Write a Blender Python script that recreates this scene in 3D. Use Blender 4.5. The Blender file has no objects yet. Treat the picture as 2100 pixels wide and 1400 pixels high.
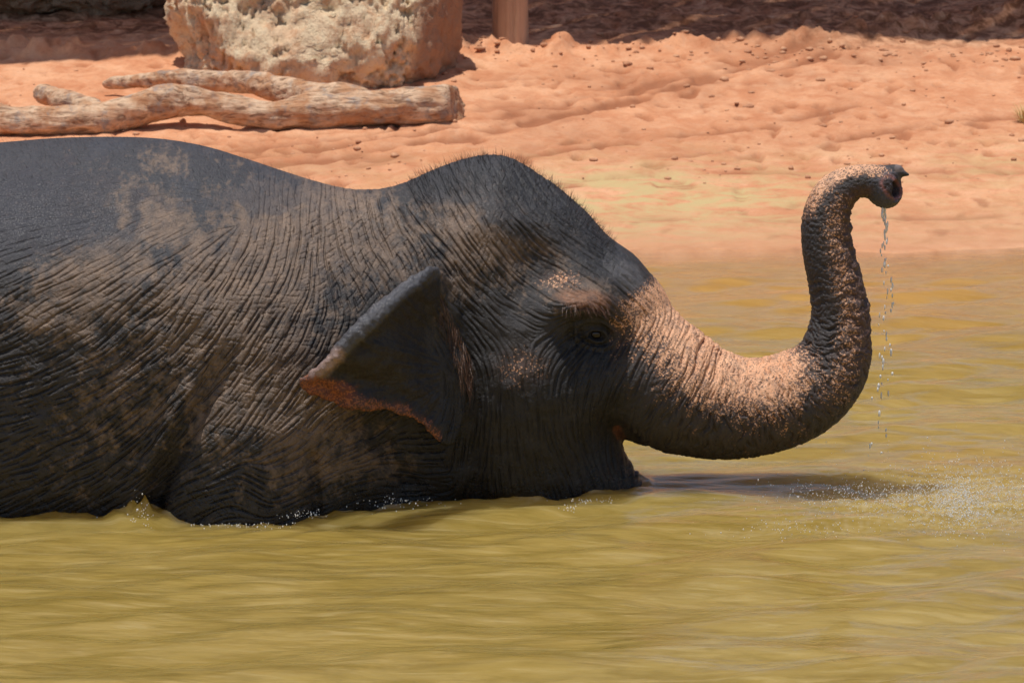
import bpy, bmesh, math, random
import numpy as np
from mathutils import Vector, Matrix

# ------------------------------------------------------------------ camera, world, sun, exposure
scene = bpy.context.scene
col = scene.collection
rng = np.random.default_rng(7)
random.seed(7)

CAM = np.array([0.0, -17.726, 3.594])
PITCH = math.radians(10.0)
LENS = 202.5
FPX = 2100.0 * LENS / 36.0
cam_data = bpy.data.cameras.new('camera')
cam = bpy.data.objects.new('camera', cam_data)
col.objects.link(cam)
cam.location = CAM
cam.rotation_euler = (math.radians(90) - PITCH, 0, 0)
cam_data.lens = LENS
cam_data.sensor_width = 36.0
cam_data.clip_start = 0.5
cam_data.clip_end = 2000
cam_data.dof.use_dof = True
cam_data.dof.focus_distance = 17.85
cam_data.dof.aperture_fstop = 13
scene.camera = cam

SUN = np.array([-0.15, -0.09, 0.985]); SUN /= np.linalg.norm(SUN)
world = bpy.data.worlds.new('World'); scene.world = world; world.use_nodes = True
wn = world.node_tree.nodes; wl = world.node_tree.links
bg = wn['Background']
sky = wn.new('ShaderNodeTexSky'); sky.sky_type = 'NISHITA'; sky.sun_disc = False
sky.sun_elevation = math.asin(SUN[2]); sky.sun_rotation = math.atan2(SUN[0], SUN[1])
sky.air_density = 1.0; sky.dust_density = 1.0; sky.ozone_density = 1.0
wl.new(sky.outputs[0], bg.inputs[0]); bg.inputs[1].default_value = 0.105
sd = bpy.data.lights.new('sun', 'SUN'); sd.energy = 3.9; sd.angle = math.radians(0.53); sd.color = (1.0, 0.955, 0.89)
so = bpy.data.objects.new('sun', sd); col.objects.link(so); so.location = (0, 0, 30)
so.rotation_euler = Vector(SUN).to_track_quat('Z', 'Y').to_euler()
vs = scene.view_settings
vs.view_transform = 'Standard'; vs.look = 'None'; vs.exposure = 0.0; vs.gamma = 1.0; vs.use_curve_mapping = False
scene.render.engine = 'CYCLES'
scene.cycles.use_denoising = True
scene.cycles.max_bounces = 8
scene.cycles.caustics_reflective = False; scene.cycles.caustics_refractive = False

# ------------------------------------------------------------------ pixel helpers (a pixel gives a direction; distance from what is touched)
cp, sp_ = math.cos(PITCH), math.sin(PITCH)
def ray(px, py):
    a = (np.asarray(px, float) - 1050) / FPX; b = (700 - np.asarray(py, float)) / FPX
    a, b = np.broadcast_arrays(a, b)
    return np.stack([a, cp + b * sp_, -sp_ + b * cp], -1)
def at(px, py, Y):
    d = ray(px, py); t = (np.asarray(Y, float) - CAM[1]) / d[..., 1]
    return CAM + d * t[..., None]
def proj(P):
    q = P - CAM
    depth = q[..., 1] * cp - q[..., 2] * sp_
    up = q[..., 1] * sp_ + q[..., 2] * cp
    return 1050 + FPX * q[..., 0] / depth, 700 - FPX * up / depth

# ------------------------------------------------------------------ numpy noise and grid tools
_perm = np.random.default_rng(3).permutation(256); _perm = np.concatenate([_perm, _perm, _perm]).astype(np.int32)
_g = np.random.default_rng(5).normal(size=(256, 3)); _g /= np.linalg.norm(_g, axis=1)[:, None]; _g = _g.astype(np.float32)
def noise(x, y, z=0.0):
    if np.ndim(z) == 0:                                     # flat slice: four corners are enough
        x, y = np.broadcast_arrays(np.asarray(x, np.float32), np.asarray(y, np.float32)); sd_ = int(float(z) * 16) & 255
        xi = np.floor(x).astype(np.int32); yi = np.floor(y).astype(np.int32); fx = x - xi; fy = y - yi
        u = fx**3 * (fx * (fx * 6 - 15) + 10); v = fy**3 * (fy * (fy * 6 - 15) + 10); out = 0
        for dx in (0, 1):
            for dy in (0, 1):
                h = _perm[_perm[_perm[(xi + dx) & 255] + ((yi + dy) & 255)] + sd_]
                out = out + (u if dx else 1 - u) * (v if dy else 1 - v) * (_g[h, 0] * (fx - dx) + _g[h, 1] * (fy - dy))
        return out * 1.9
    x, y, z = np.broadcast_arrays(np.asarray(x, np.float32), np.asarray(y, np.float32), np.asarray(z, np.float32))
    xi = np.floor(x).astype(np.int32); yi = np.floor(y).astype(np.int32); zi = np.floor(z).astype(np.int32)
    fx = x - xi; fy = y - yi; fz = z - zi
    u = fx**3 * (fx * (fx * 6 - 15) + 10); v = fy**3 * (fy * (fy * 6 - 15) + 10); w = fz**3 * (fz * (fz * 6 - 15) + 10)
    out = 0
    for dx in (0, 1):
        wx = u if dx else 1 - u
        for dy in (0, 1):
            wy = v if dy else 1 - v
            for dz in (0, 1):
                wz = w if dz else 1 - w
                h = _perm[_perm[_perm[(xi + dx) & 255] + ((yi + dy) & 255)] + ((zi + dz) & 255)]
                g = _g[h]
                out = out + wx * wy * wz * (g[..., 0] * (fx - dx) + g[..., 1] * (fy - dy) + g[..., 2] * (fz - dz))
    return out * 1.6
def fbm(x, y, z=0.0, octaves=4, gain=0.5, lac=2.03):
    s = 0; a = 1.0
    x = np.asarray(x); y = np.asarray(y); z = np.asarray(z)
    for k in range(octaves):
        s = s + a * noise(x + 17.3 * k, y - 9.1 * k, z + 5.7 * k); x = x * lac; y = y * lac; z = z * lac; a *= gain
    return s
def ss(a, b, x):
    t = np.clip((x - a) / (b - a), 0, 1); return t * t * (3 - 2 * t)
def gauss(px, py, cx, cy, sx, sy, ang=0):
    c, s = math.cos(math.radians(ang)), math.sin(math.radians(ang))
    dx, dy = px - cx, -(py - cy)
    u = dx * c + dy * s; v = -dx * s + dy * c
    return np.exp(-0.5 * ((u / sx)**2 + (v / sy)**2))
def seg_dist(px, py, pts):
    best = np.full(np.shape(px), 1e9); tb = np.zeros(np.shape(px)); n = len(pts) - 1
    for i in range(n):
        ax, ay = pts[i]; bx, by = pts[i + 1]
        dx, dy = bx - ax, by - ay
        t = np.clip(((px - ax) * dx + (py - ay) * dy) / (dx * dx + dy * dy + 1e-12), 0, 1)
        d = np.hypot(px - ax - t * dx, py - ay - t * dy)
        m = d < best; best = np.where(m, d, best); tb = np.where(m, (i + t) / n, tb)
    return best, tb
def poly_sd(X, Z, pts):
    d, _ = seg_dist(X, Z, list(pts) + [pts[0]])
    inside = np.zeros(X.shape, bool); n = len(pts)
    for i in range(n):
        x1, y1 = pts[i]; x2, y2 = pts[(i + 1) % n]
        c = ((y1 > Z) != (y2 > Z))
        with np.errstate(divide='ignore', invalid='ignore'):
            xs = (x2 - x1) * (Z - y1) / (y2 - y1 + 1e-15) + x1
        inside ^= c & (X < xs)
    return np.where(inside, d, -d)                       # positive inside
def tps(pts, vals, X, Z, lam=1e-3):
    pts = np.asarray(pts, float); vals = np.asarray(vals, float); n = len(pts)
    def k(r2): return 0.5 * r2 * np.log(r2 + 1e-9)
    D = ((pts[:, None] - pts[None])**2).sum(-1)
    A = np.zeros((n + 3, n + 3)); A[:n, :n] = k(D) + lam * np.eye(n)
    A[:n, n] = 1; A[:n, n + 1:] = pts; A[n, :n] = 1; A[n + 1:, :n] = pts.T
    w = np.linalg.solve(A, np.concatenate([vals, np.zeros(3)]))
    out = w[n] + w[n + 1] * X + w[n + 2] * Z
    for i in range(n): out = out + w[i] * k((X - pts[i, 0])**2 + (Z - pts[i, 1])**2)
    return out
def catmull(P, n):
    P = np.asarray(P, float); Q = np.vstack([2 * P[0] - P[1], P, 2 * P[-1] - P[-2]]); out = []
    for i in range(len(P) - 1):
        a, b, c, d = Q[i:i + 4]
        for t in np.linspace(0, 1, n, endpoint=False):
            out.append(0.5 * (2 * b + (c - a) * t + (2 * a - 5 * b + 4 * c - d) * t * t + (3 * b - a - 3 * c + d) * t**3))
    out.append(P[-1]); return np.array(out)
def smin(a, b, k):
    h = np.clip(0.5 + 0.5 * (b - a) / k, 0, 1); return b + (a - b) * h - k * h * (1 - h)
def smax(a, b, k): return -smin(-a, -b, k)
def surface_nets(F, org, h):
    F = np.ascontiguousarray(F); S = F < 0
    c = [(i, j, k) for i in (0, 1) for j in (0, 1) for k in (0, 1)]
    nx, ny, nz = F.shape
    sl = lambda i, j, k: (slice(i, nx - 1 + i), slice(j, ny - 1 + j), slice(k, nz - 1 + k))
    allin = np.ones((nx - 1, ny - 1, nz - 1), bool); anyin = np.zeros_like(allin)
    for o in c:
        allin &= S[sl(*o)]; anyin |= S[sl(*o)]
    act = anyin & ~allin
    I, J, K = np.nonzero(act)
    idx = np.full(act.shape, -1, np.int32); idx[I, J, K] = np.arange(len(I))
    V = {o: F[I + o[0], J + o[1], K + o[2]] for o in c}
    acc = np.zeros((len(I), 3)); cnt = np.zeros(len(I))
    for o in c:
        for ax in range(3):
            if o[ax]: continue
            p = list(o); p[ax] = 1; p = tuple(p)
            a, b = V[o], V[p]; m = (a < 0) != (b < 0)
            t = np.where(m, a / np.where(m, a - b, 1), 0)
            pos = np.tile(np.array(o, float), (len(I), 1)); pos[:, ax] = t
            acc += pos * m[:, None]; cnt += m
    P = np.stack([I, J, K], 1) + acc / cnt[:, None]
    quads = []
    for ax in range(3):
        a1, a2 = [(1, 2), (2, 0), (0, 1)][ax]
        s0 = [slice(None)] * 3; s1 = [slice(None)] * 3
        s0[ax] = slice(0, -1); s1[ax] = slice(1, None)
        A = S[tuple(s0)]; B = S[tuple(s1)]
        E = np.array(np.nonzero(A != B)).T
        ok = (E[:, a1] > 0) & (E[:, a2] > 0) & (E[:, a1] < F.shape[a1] - 1) & (E[:, a2] < F.shape[a2] - 1)
        E = E[ok]; flip = B[E[:, 0], E[:, 1], E[:, 2]]
        def g(d1, d2):
            q = E.copy(); q[:, a1] -= d1; q[:, a2] -= d2; return idx[q[:, 0], q[:, 1], q[:, 2]]
        Q = np.stack([g(1, 1), g(0, 1), g(0, 0), g(1, 0)], 1)
        Q[flip] = Q[flip][:, ::-1]; quads.append(Q)
    Q = np.concatenate(quads); Q = Q[(Q >= 0).all(1)]
    return np.asarray(org) + P * h, Q
def edges_of(Q):
    E = np.concatenate([Q[:, [0, 1]], Q[:, [1, 2]], Q[:, [2, 3]], Q[:, [3, 0]]]); E.sort(1)
    key = E[:, 0].astype(np.int64) * (Q.max() + 1) + E[:, 1]
    u, inv = np.unique(key, return_inverse=True)
    return np.stack([u // (Q.max() + 1), u % (Q.max() + 1)], 1), inv.reshape(4, -1).T
def smooth(V, E, n, f=0.5, mask=None):
    for _ in range(n):
        acc = np.zeros_like(V); cnt = np.bincount(E.ravel(), minlength=len(V))[:, None]
        for d in range(3):
            acc[:, d] = np.bincount(E[:, 0], V[E[:, 1], d], len(V)) + np.bincount(E[:, 1], V[E[:, 0], d], len(V))
        T = V + f * (acc / np.maximum(cnt, 1) - V)
        V = T if mask is None else np.where(mask[:, None], T, V)
    return V
def vnormals(V, polys_tri):
    a, b, c = V[polys_tri[:, 0]], V[polys_tri[:, 1]], V[polys_tri[:, 2]]
    n = np.cross(b - a, c - a); N = np.zeros_like(V)
    for d in range(3):
        for k in range(3): N[:, d] += np.bincount(polys_tri[:, k], n[:, d], len(V))
    return N / (np.linalg.norm(N, axis=1)[:, None] + 1e-12)

def build(name, V, polys, mat, parent=None, smooth_shade=True, extra=None):
    """one mesh object from arrays; polys is an (n,k) array, extra a list of longer polygons"""
    me = bpy.data.meshes.new(name); V = np.asarray(V, np.float32)
    if isinstance(polys, list): groups = [np.asarray(p, np.int32) for p in polys if len(p)]
    else: groups = [np.asarray(polys, np.int32)]
    loops = [g.ravel() for g in groups]; sizes = [np.full(len(g), g.shape[1], np.int32) for g in groups]
    if extra:
        loops.append(np.array([i for p in extra for i in p], np.int32)); sizes.append(np.array([len(p) for p in extra], np.int32))
    loops = np.concatenate(loops); sizes = np.concatenate(sizes)
    me.vertices.add(len(V)); me.vertices.foreach_set('co', V.ravel())
    me.loops.add(len(loops)); me.loops.foreach_set('vertex_index', loops)
    me.polygons.add(len(sizes)); me.polygons.foreach_set('loop_start', np.concatenate([[0], np.cumsum(sizes)[:-1]]).astype(np.int32))
    me.polygons.foreach_set('loop_total', sizes)
    me.polygons.foreach_set('use_smooth', np.full(len(sizes), smooth_shade))
    me.update(calc_edges=True); me.validate()
    if mat: me.materials.append(mat)
    o = bpy.data.objects.new(name, me); col.objects.link(o)
    if parent: o.parent = parent
    return o
def attr(o, name, vals):
    a = o.data.attributes.new(name, 'FLOAT', 'POINT'); a.data.foreach_set('value', np.asarray(vals, np.float32).ravel())
def attr_col(o, name, vals):
    a = o.data.attributes.new(name, 'FLOAT_COLOR', 'POINT'); v = np.ones((len(vals), 4), np.float32); v[:, :3] = vals
    a.data.foreach_set('color', v.ravel())
def tag(o, label=None, cat=None, group=None, kind=None):
    for k, v in (('label', label), ('category', cat), ('group', group), ('kind', kind)):
        if v: o[k] = v
    return o
def empty(name, loc=(0, 0, 0)):
    o = bpy.data.objects.new(name, None); col.objects.link(o); o.location = loc; return o

# ------------------------------------------------------------------ material helper
class Mat:
    def __init__(s, name):
        s.m = bpy.data.materials.new(name); s.m.use_nodes = True
        s.n = s.m.node_tree.nodes; s.l = s.m.node_tree.links; s.b = s.n['Principled BSDF']
    def node(s, t, **kw):
        n = s.n.new(t)
        for k, v in kw.items():
            if k.startswith('i_'):
                key = k[2:]; key = int(key) if key.isdigit() else key.replace('_', ' ')
                n.inputs[key].default_value = v
            else: setattr(n, k, v)
        return n
    def link(s, a, b): s.l.new(a, b)
    def attr(s, name): return s.node('ShaderNodeAttribute', attribute_name=name)
    def coord(s, scale=(1, 1, 1), rot=(0, 0, 0)):
        t = s.node('ShaderNodeTexCoord'); m = s.node('ShaderNodeMapping')
        m.inputs['Scale'].default_value = scale; m.inputs['Rotation'].default_value = rot
        s.link(t.outputs['Object'], m.inputs[0]); return m.outputs[0]
    def noise(s, vec, scale, detail=4, rough=0.55, dist=0.0):
        n = s.node('ShaderNodeTexNoise'); n.inputs['Scale'].default_value = scale; n.inputs['Detail'].default_value = detail
        n.inputs['Roughness'].default_value = rough; n.inputs['Distortion'].default_value = dist
        s.link(vec, n.inputs['Vector']); return n.outputs['Fac']
    def vor(s, vec, scale, feature='F1', out='Distance', rnd=1.0):
        n = s.node('ShaderNodeTexVoronoi', feature=feature); n.inputs['Scale'].default_value = scale; n.inputs['Randomness'].default_value = rnd
        s.link(vec, n.inputs['Vector']); return n.outputs[out]
    def ramp(s, v, *stops, interp='LINEAR'):
        r = s.node('ShaderNodeValToRGB'); e = r.color_ramp.elements; r.color_ramp.interpolation = interp
        while len(e) < len(stops): e.new(0.5)
        for i, (p, c) in enumerate(stops):
            e[i].position = p; e[i].color = (c, c, c, 1) if np.isscalar(c) else (*c, 1)
        s.link(v, r.inputs[0]); return r.outputs[0]
    def math(s, op, a, b=None, clamp=False):
        n = s.node('ShaderNodeMath', operation=op, use_clamp=clamp)
        for i, v in enumerate((a, b)):
            if v is None: continue
            if np.isscalar(v): n.inputs[i].default_value = v
            else: s.link(v, n.inputs[i])
        return n.outputs[0]
    def mix(s, f, a, b, blend='MIX'):
        n = s.node('ShaderNodeMix', data_type='RGBA', blend_type=blend)
        for i, v in ((0, f), (6, a), (7, b)):
            if np.isscalar(v): n.inputs[i].default_value = v
            elif isinstance(v, tuple): n.inputs[i].default_value = (*v, 1)
            else: s.link(v, n.inputs[i])
        return n.outputs[2]
    def bump(s, h, strength, dist, normal=None):
        n = s.node('ShaderNodeBump'); n.inputs['Strength'].default_value = strength; n.inputs['Distance'].default_value = dist
        s.link(h, n.inputs['Height'])
        if normal is not None: s.link(normal, n.inputs['Normal'])
        return n.outputs[0]
    def out(s, **kw):
        for k, v in kw.items():
            i = s.b.inputs[k.replace('_', ' ')]
            if np.isscalar(v): i.default_value = v
            elif isinstance(v, tuple): i.default_value = (*v, 1) if len(v) == 3 and i.type == 'RGBA' else v
            else: s.link(v, i)
        return s.m

# ================================================================== GROUND
SH = lambda x: 4.55 + 0.10 * fbm(x * 1.7, 0.3 * x, 3.0, 3) + 0.16 * np.maximum(x - 0.6, 0) + 0.10 * np.sin(1.3 * x + 0.5) + 0.05 * np.sin(3.1 * x)   # shoreline y
def ground_base(x, y):
    d = y - SH(x)
    up = 0.012 * np.minimum(d, 1.2) + 0.055 * np.maximum(d - 0.7, 0)
    up = np.where(d > 5.2, 0.012 * 1.2 + 0.055 * 4.5 + 0.03 * (d - 5.2), up)
    dn = -1.16 * (1 - np.exp(np.minimum(d, 0) / 1.5)) + 0.0
    z = np.where(d > 0, up, dn)
    far = np.maximum(y - 14, 0)
    z = z + (0.16 * far * ss(0, 10, far) * ss(75, 10, far) + 2.6 * ss(20, 60, y)) * 1.35         # unseen hill behind, raised to fill the pond's reflections
    near = ss(-7.5, -11, y)
    z = z * (1 - near) + near * (0.35 + 0.02 * np.sin(x))
    return z
def ground_hit(px, py, n=40):
    """where the ray through a photo pixel meets the bank"""
    d = ray(px, py); t = np.full(np.shape(d[..., 0]), 24.0)
    for _ in range(n):
        P = CAM + d * t[..., None]
        t = t + (P[..., 2] - ground_base(P[..., 0], P[..., 1])) / (-d[..., 2] + 0.06) * 0.8
    return CAM + d * t[..., None]
xs = np.concatenate([-np.geomspace(2.9, 300, 40)[::-1], np.arange(-2.85, 2.86, 0.0135), np.geomspace(2.9, 300, 40)])
ys = np.concatenate([-np.geomspace(9, 120, 16)[::-1], np.linspace(-8.5, 3.4, 50), np.arange(3.45, 10.6, 0.0185), np.arange(10.65, 14, 0.06), np.geomspace(14.1, 400, 50)])
GX, GY = np.meshgrid(xs, ys, indexing='ij')
GZ = ground_base(GX, GY)
win = ss(-2.9, -2.7, GX) * ss(2.9, 2.7, GX) * ss(3.3, 3.8, GY) * ss(14, 12, GY)
dry = ss(0.3, 2.2, GY - SH(GX))
n1 = fbm(GX * 0.9, GY * 0.5, 1.0, 4); n2 = fbm(GX * 3, GY * 2.2, 4.0, 4); n3 = fbm(GX * 11, GY * 9, 2.0, 3)
GZ = GZ + win * dry * (0.012 * n1 + 0.003 * n2 + 0.004 * fbm(GX * 16, GY * 7, 2.0, 3)) + win * (1 - dry) * 0.006 * n2
# trodden pocks where hooves and feet broke the crust
PXg, PYg = proj(np.stack([GX, GY, GZ], -1))
pn = lambda k: noise(GX * 8.5, GY * 3.4, k)
pock = 0.8 * ss(0.22, 0.6, pn(8.0)) * ss(-0.1, 0.45, fbm(GX * 0.8 + 3, GY * 0.7, 9.0, 2))
for (cx_, cy_, sx_, sy_, k_) in ((1360, 175, 150, 30, 3.0), (1760, 215, 140, 38, 5.0), (560, 305, 170, 26, 6.0), (900, 190, 120, 16, 12.0), (1900, 120, 200, 30, 14.0), (2000, 330, 120, 40, 15.0)):
    pock = pock + 0.9 * gauss(PXg, PYg, cx_, cy_, sx_, sy_) * ss(0.0, 0.4, pn(k_))
GZ = GZ - win * dry * 0.008 * np.clip(pock, 0, 1.3)
# wheel tracks across the bank
rut = np.zeros_like(GX); band = np.zeros_like(GX)
line = [(420, 352), (560, 336), (760, 312), (930, 283), (1080, 248), (1230, 213), (1380, 176), (1560, 136), (1700, 112)]
for q_, (offs, dep) in enumerate(((0, 1.0), (-24, 0.9), (17, 0.8), (-9, 0.5), (-40, 0.6), (30, 0.4), (-58, 0.4), (8, 0.5))):
    Pw = ground_hit(np.array([p[0] for p in line]), np.array([p[1] + offs * (0.35 + 0.65 * (1 - i / 8)) for i, p in enumerate(line)])); Pw = catmull(Pw[:, :2], 5)
    d, t = seg_dist(GX + 0.035 * n2, GY + 0.03 * noise(GX * 2, GY * 2, 3.0 + q_), [tuple(p) for p in Pw])
    brk = ss(-0.35, 0.25, fbm(GX * 2.2 + 5 * q_, GY * 2.2, 7.0, 3))
    rut += dep * brk * (np.exp(-(d / 0.05)**2) - 0.4 * np.exp(-((d - 0.10) / 0.04)**2))
    if q_ == 0: band = np.exp(-(d / 0.42)**2) * (0.5 + 0.8 * fbm(GX * 1.5, GY * 1.5, 2.0, 3))
for q_, line2 in enumerate(([(1350, 322), (1600, 300), (1850, 262), (2150, 232)], [(1150, 372), (1500, 352), (1800, 350), (2150, 345)], [(1300, 448), (1700, 452), (2150, 440)], [(960, 335), (1200, 300), (1500, 262), (1750, 215)], [(1000, 165), (1120, 158), (1200, 156)])):
    Pw = ground_hit(np.array([p[0] for p in line2]), np.array([p[1] for p in line2])); Pw = catmull(Pw[:, :2], 5)
    d, t = seg_dist(GX + 0.04 * n2, GY + 0.05 * noise(GX * 1.5, GY * 1.5, 9.0 + q_), [tuple(p) for p in Pw]); rut += 0.7 * np.exp(-(d / 0.04)**2) * ss(-0.3, 0.3, fbm(GX * 2 + 9 * q_, GY * 2, 7.0, 2)); band += 0.35 * np.exp(-(d / 0.25)**2)
GZ = GZ - win * (0.3 + 0.7 * dry) * 0.024 * np.clip(rut, -0.6, 1.5)
pits = ss(0.42, 0.7, noise(GX * 17, GY * 7, 21.0)) * ss(-0.2, 0.4, fbm(GX * 1.1, GY * 0.9, 22.0, 2)); pits = np.maximum(pits, ss(0.5, 0.75, noise(GX * 9, GY * 4.5, 25.0)))
GZ = GZ - win * dry * 0.020 * pits
# rough lip along the top of the bank
lipY = 9.25 + 0.16 * np.sin(GX * 1.1) + 0.1 * n1 + 0.75 * ss(1.3, 2.6, GX)
lip = np.exp(-((GY - lipY) / 0.16)**2)
GZ = GZ + win * lip * (0.03 + 0.07 * np.clip(fbm(GX * 7, GY * 5, 3.3, 4) + 0.1, 0, 1) + 0.03 * ss(1.2, 2.4, GX))
far_rel = ss(9.4, 10.2, GY) * ss(15, 12, GY)
GZ = GZ + win * far_rel * (0.03 * fbm(GX * 2.2, GY * 2.6, 6.0, 4))
from_idx = lambda i, j: i * len(ys) + j
ii, jj = np.meshgrid(np.arange(len(xs) - 1), np.arange(len(ys) - 1), indexing='ij')
GQ = np.stack([from_idx(ii, jj), from_idx(ii + 1, jj), from_idx(ii + 1, jj + 1), from_idx(ii, jj + 1)], -1).reshape(-1, 4)

m = Mat('red_earth')
c = m.coord()
wet = m.attr('wet').outputs['Fac']; algae = m.attr('algae').outputs['Fac']; disturbed_shade = m.attr('disturbed_shade').outputs['Fac']
big = m.noise(c, 1.3, 5, 0.6, 0.4); mid = m.noise(m.coord((1, 0.7, 1)), 7.0, 6, 0.65, 0.5); fine = m.noise(c, 60, 5, 0.7); grit = m.noise(c, 190, 3, 0.7)
base = m.ramp(big, (0.3, (0.60, 0.265, 0.128)), (0.5, (0.70, 0.345, 0.182)), (0.7, (0.77, 0.435, 0.248)))
base = m.mix(m.ramp(mid, (0.42, 0.0), (0.66, 0.9)), base, (0.54, 0.215, 0.100))
base = m.mix(m.math('MULTIPLY', m.ramp(m.noise(c, 24, 4, 0.6), (0.45, 0.0), (0.7, 0.5)), m.ramp(mid, (0.4, 1.0), (0.6, 0.2))), base, (0.72, 0.43, 0.27))
base = m.mix(m.ramp(fine, (0.30, 0.5), (0.45, 0.0)), base, (0.30, 0.115, 0.055))
base = m.mix(m.ramp(grit, (0.64, 0.0), (0.76, 0.45)), base, (0.70, 0.46, 0.30))
base = m.mix(m.math('MULTIPLY', disturbed_shade, 0.9), base, (0.33, 0.125, 0.058))  # broken soil tone, also painting the shade inside ruts and pits
al = m.math('MULTIPLY', algae, m.ramp(m.noise(m.coord((1, 1.6, 1)), 4.5, 5, 0.65, 0.8), (0.40, 0.0), (0.62, 0.9)), clamp=True)
wetcol = m.mix(0.45, base, (0.60, 0.30, 0.14))
base = m.mix(wet, base, wetcol)
base = m.mix(al, base, (0.54, 0.40, 0.19))
lt = m.attr('litter_shade').outputs['Fac']; ln_ = m.noise(m.coord((1, .7, 1)), 13, 6, .7, .8)
base = m.mix(m.math('MULTIPLY', lt, m.ramp(ln_, (.42, .95), (.57, .25))), base, (0.165, 0.062, 0.026))  # dark litter, coloured deeper to strengthen the shade behind the bank
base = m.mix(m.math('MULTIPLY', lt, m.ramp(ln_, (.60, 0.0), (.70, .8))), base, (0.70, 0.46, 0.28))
rgh = m.ramp(wet, (0.0, 0.95), (1.0, 0.42))
hb = m.math('ADD', m.math('MULTIPLY', fine, 0.6), m.math('MULTIPLY', grit, 0.35))
nb = m.bump(hb, 0.55, 0.012, None)
EARTH = m.out(Base_Color=base, Roughness=rgh, Normal=nb)
m.b.inputs['Specular IOR Level'].default_value = 0.25
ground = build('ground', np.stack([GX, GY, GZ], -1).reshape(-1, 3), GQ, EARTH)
dsh = GY - SH(GX)
attr(ground, 'wet', (ss(1.35, 0.2, dsh + 0.22 * n1 + 0.08 * n2)).ravel())
attr(ground, 'algae', (win * ss(2.9, 1.5, dsh) * ss(-0.05, 0.3, dsh) * (0.25 + gauss(PXg, PYg, 1400, 405, 220, 45) + 0.5 * gauss(PXg, PYg, 1150, 430, 200, 60) + 0.5 * gauss(PXg, PYg, 2050, 320, 90, 40))).ravel())
attr(ground, 'disturbed_shade', np.clip(np.clip(rut, 0, 1) * 1.1 + 0.25 * np.clip(pock, 0, 1) + 0.55 * np.clip(band, 0, 1) + 0.7 * pits, 0, 1).ravel()); attr(ground, 'litter_shade', ss(9.2, 9.8, GY + 0.2 * n1).ravel())
tag(ground, 'red earth bank sloping to the pond', kind='structure')

# ================================================================== WATER
wx = np.concatenate([-np.geomspace(2.3, 120, 24)[::-1], np.arange(-2.26, 2.27, 0.0115), np.geomspace(2.3, 120, 24)])
wy = np.concatenate([np.linspace(-10, -3.2, 60), np.arange(-3.1, 2.2, 0.0115), np.arange(2.22, 6.2, 0.02)])
WX, WY = np.meshgrid(wx, wy, indexing='ij')
def wave(x, y):
    wob = 0.35 * fbm(x * 0.5, y * 0.5, 2.0, 2)
    z = 0.0
    for k, (lam, ang, amp) in enumerate(((0.62, 98, 0.0075), (0.43, 112, 0.0062), (0.30, 93, 0.0040), (0.21, 117, 0.0018), (0.150, 103, 0.0011), (0.110, 85, 0.0006), (0.078, 108, 0.0004))):
        a = math.radians(ang); ph = (x * math.cos(a) + y * math.sin(a)) / lam + 1.7 * k
        ph = ph + 0.75 * fbm(x * 0.9 / (lam + .25) * 0.5 + 3 * k, y * 0.9 / (lam + .25) * 0.5, 1.0 + k, 2) + wob
        if lam < 0.25: amp = amp * (1 + 1.3 * ss(-1.2, 1.2, y))
        env = 0.35 + 0.9 * ss(-0.5, 0.6, noise(x * 1.1 + 7 * k, y * 0.9, 3.0 + k))
        z = z + amp * env * np.sin(2 * math.pi * ph)
    z = z + 0.013 * fbm(x * 1.1, y * 2.4, 5.0, 3, 0.45) + 0.0010 * fbm(x * 8, y * 18, 8.0, 2)
    return z
WPX, WPY = proj(np.stack([WX, WY, np.zeros_like(WX)], -1))
shore_fade = ss(-0.1, 1.4, SH(WX) - WY)
calm = 0.3 + 0.7 * shore_fade
left_calm = 1 - 0.25 * gauss(WPX, WPY, 500, 1180, 600, 70)
WZ = wave(WX, WY) * calm * left_calm * (1.15 + 0.8 * gauss(WPX, WPY, 1850, 1260, 380, 120))
# chop thrown up where the trunk has splashed
chop = gauss(WPX, WPY, 1990, 1025, 130, 45) + 0.55 * gauss(WPX, WPY, 1760, 1020, 110, 26) + 0.35 * gauss(WPX, WPY, 1620, 1075, 90, 16)
WZ = WZ + np.clip(chop, 0, 1) * (0.009 * fbm(WX * 22, WY * 14, 3.0, 3) + 0.010 * np.clip(noise(WX * 45, WY * 24, 5.0), 0, 1))
WATER_EXTRA = []                                           # filled by the animal's waterline further down

# ================================================================== ELEPHANT
H = 0.006
def P0(pts, Y=0.0):
    a = np.array(pts, float); q = at(a[:, 0], a[:, 1], Y); return [(v[0], v[2]) for v in q]
TOP = [(-640, 900), (-655, 700), (-600, 520), (-480, 410), (-330, 345), (-150, 308), (0, 296), (110, 287), (230, 284), (330, 288), (420, 303), (500, 327),
       (580, 353), (660, 377), (720, 389), (780, 388), (830, 375), (880, 353), (930, 334), (975, 322), (1015, 319), (1055, 328), (1105, 358), (1160, 397),
       (1210, 443), (1250, 487), (1300, 522), (1335, 562), (1368, 606)]
FRONT = [(1400, 700), (1385, 820), (1310, 868), (1268, 872), (1282, 925), (1305, 965), (1327, 1008), (1330, 1060), (1290, 1105), (1180, 1120), (1080, 1098), (1000, 1075), (930, 1080),
         (850, 1130), (760, 1190), (620, 1235), (420, 1225), (200, 1190), (-100, 1190), (-400, 1150), (-560, 1060)]
outline = [tuple(p) for p in catmull(np.array(P0(TOP + FRONT)), 4)]
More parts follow.
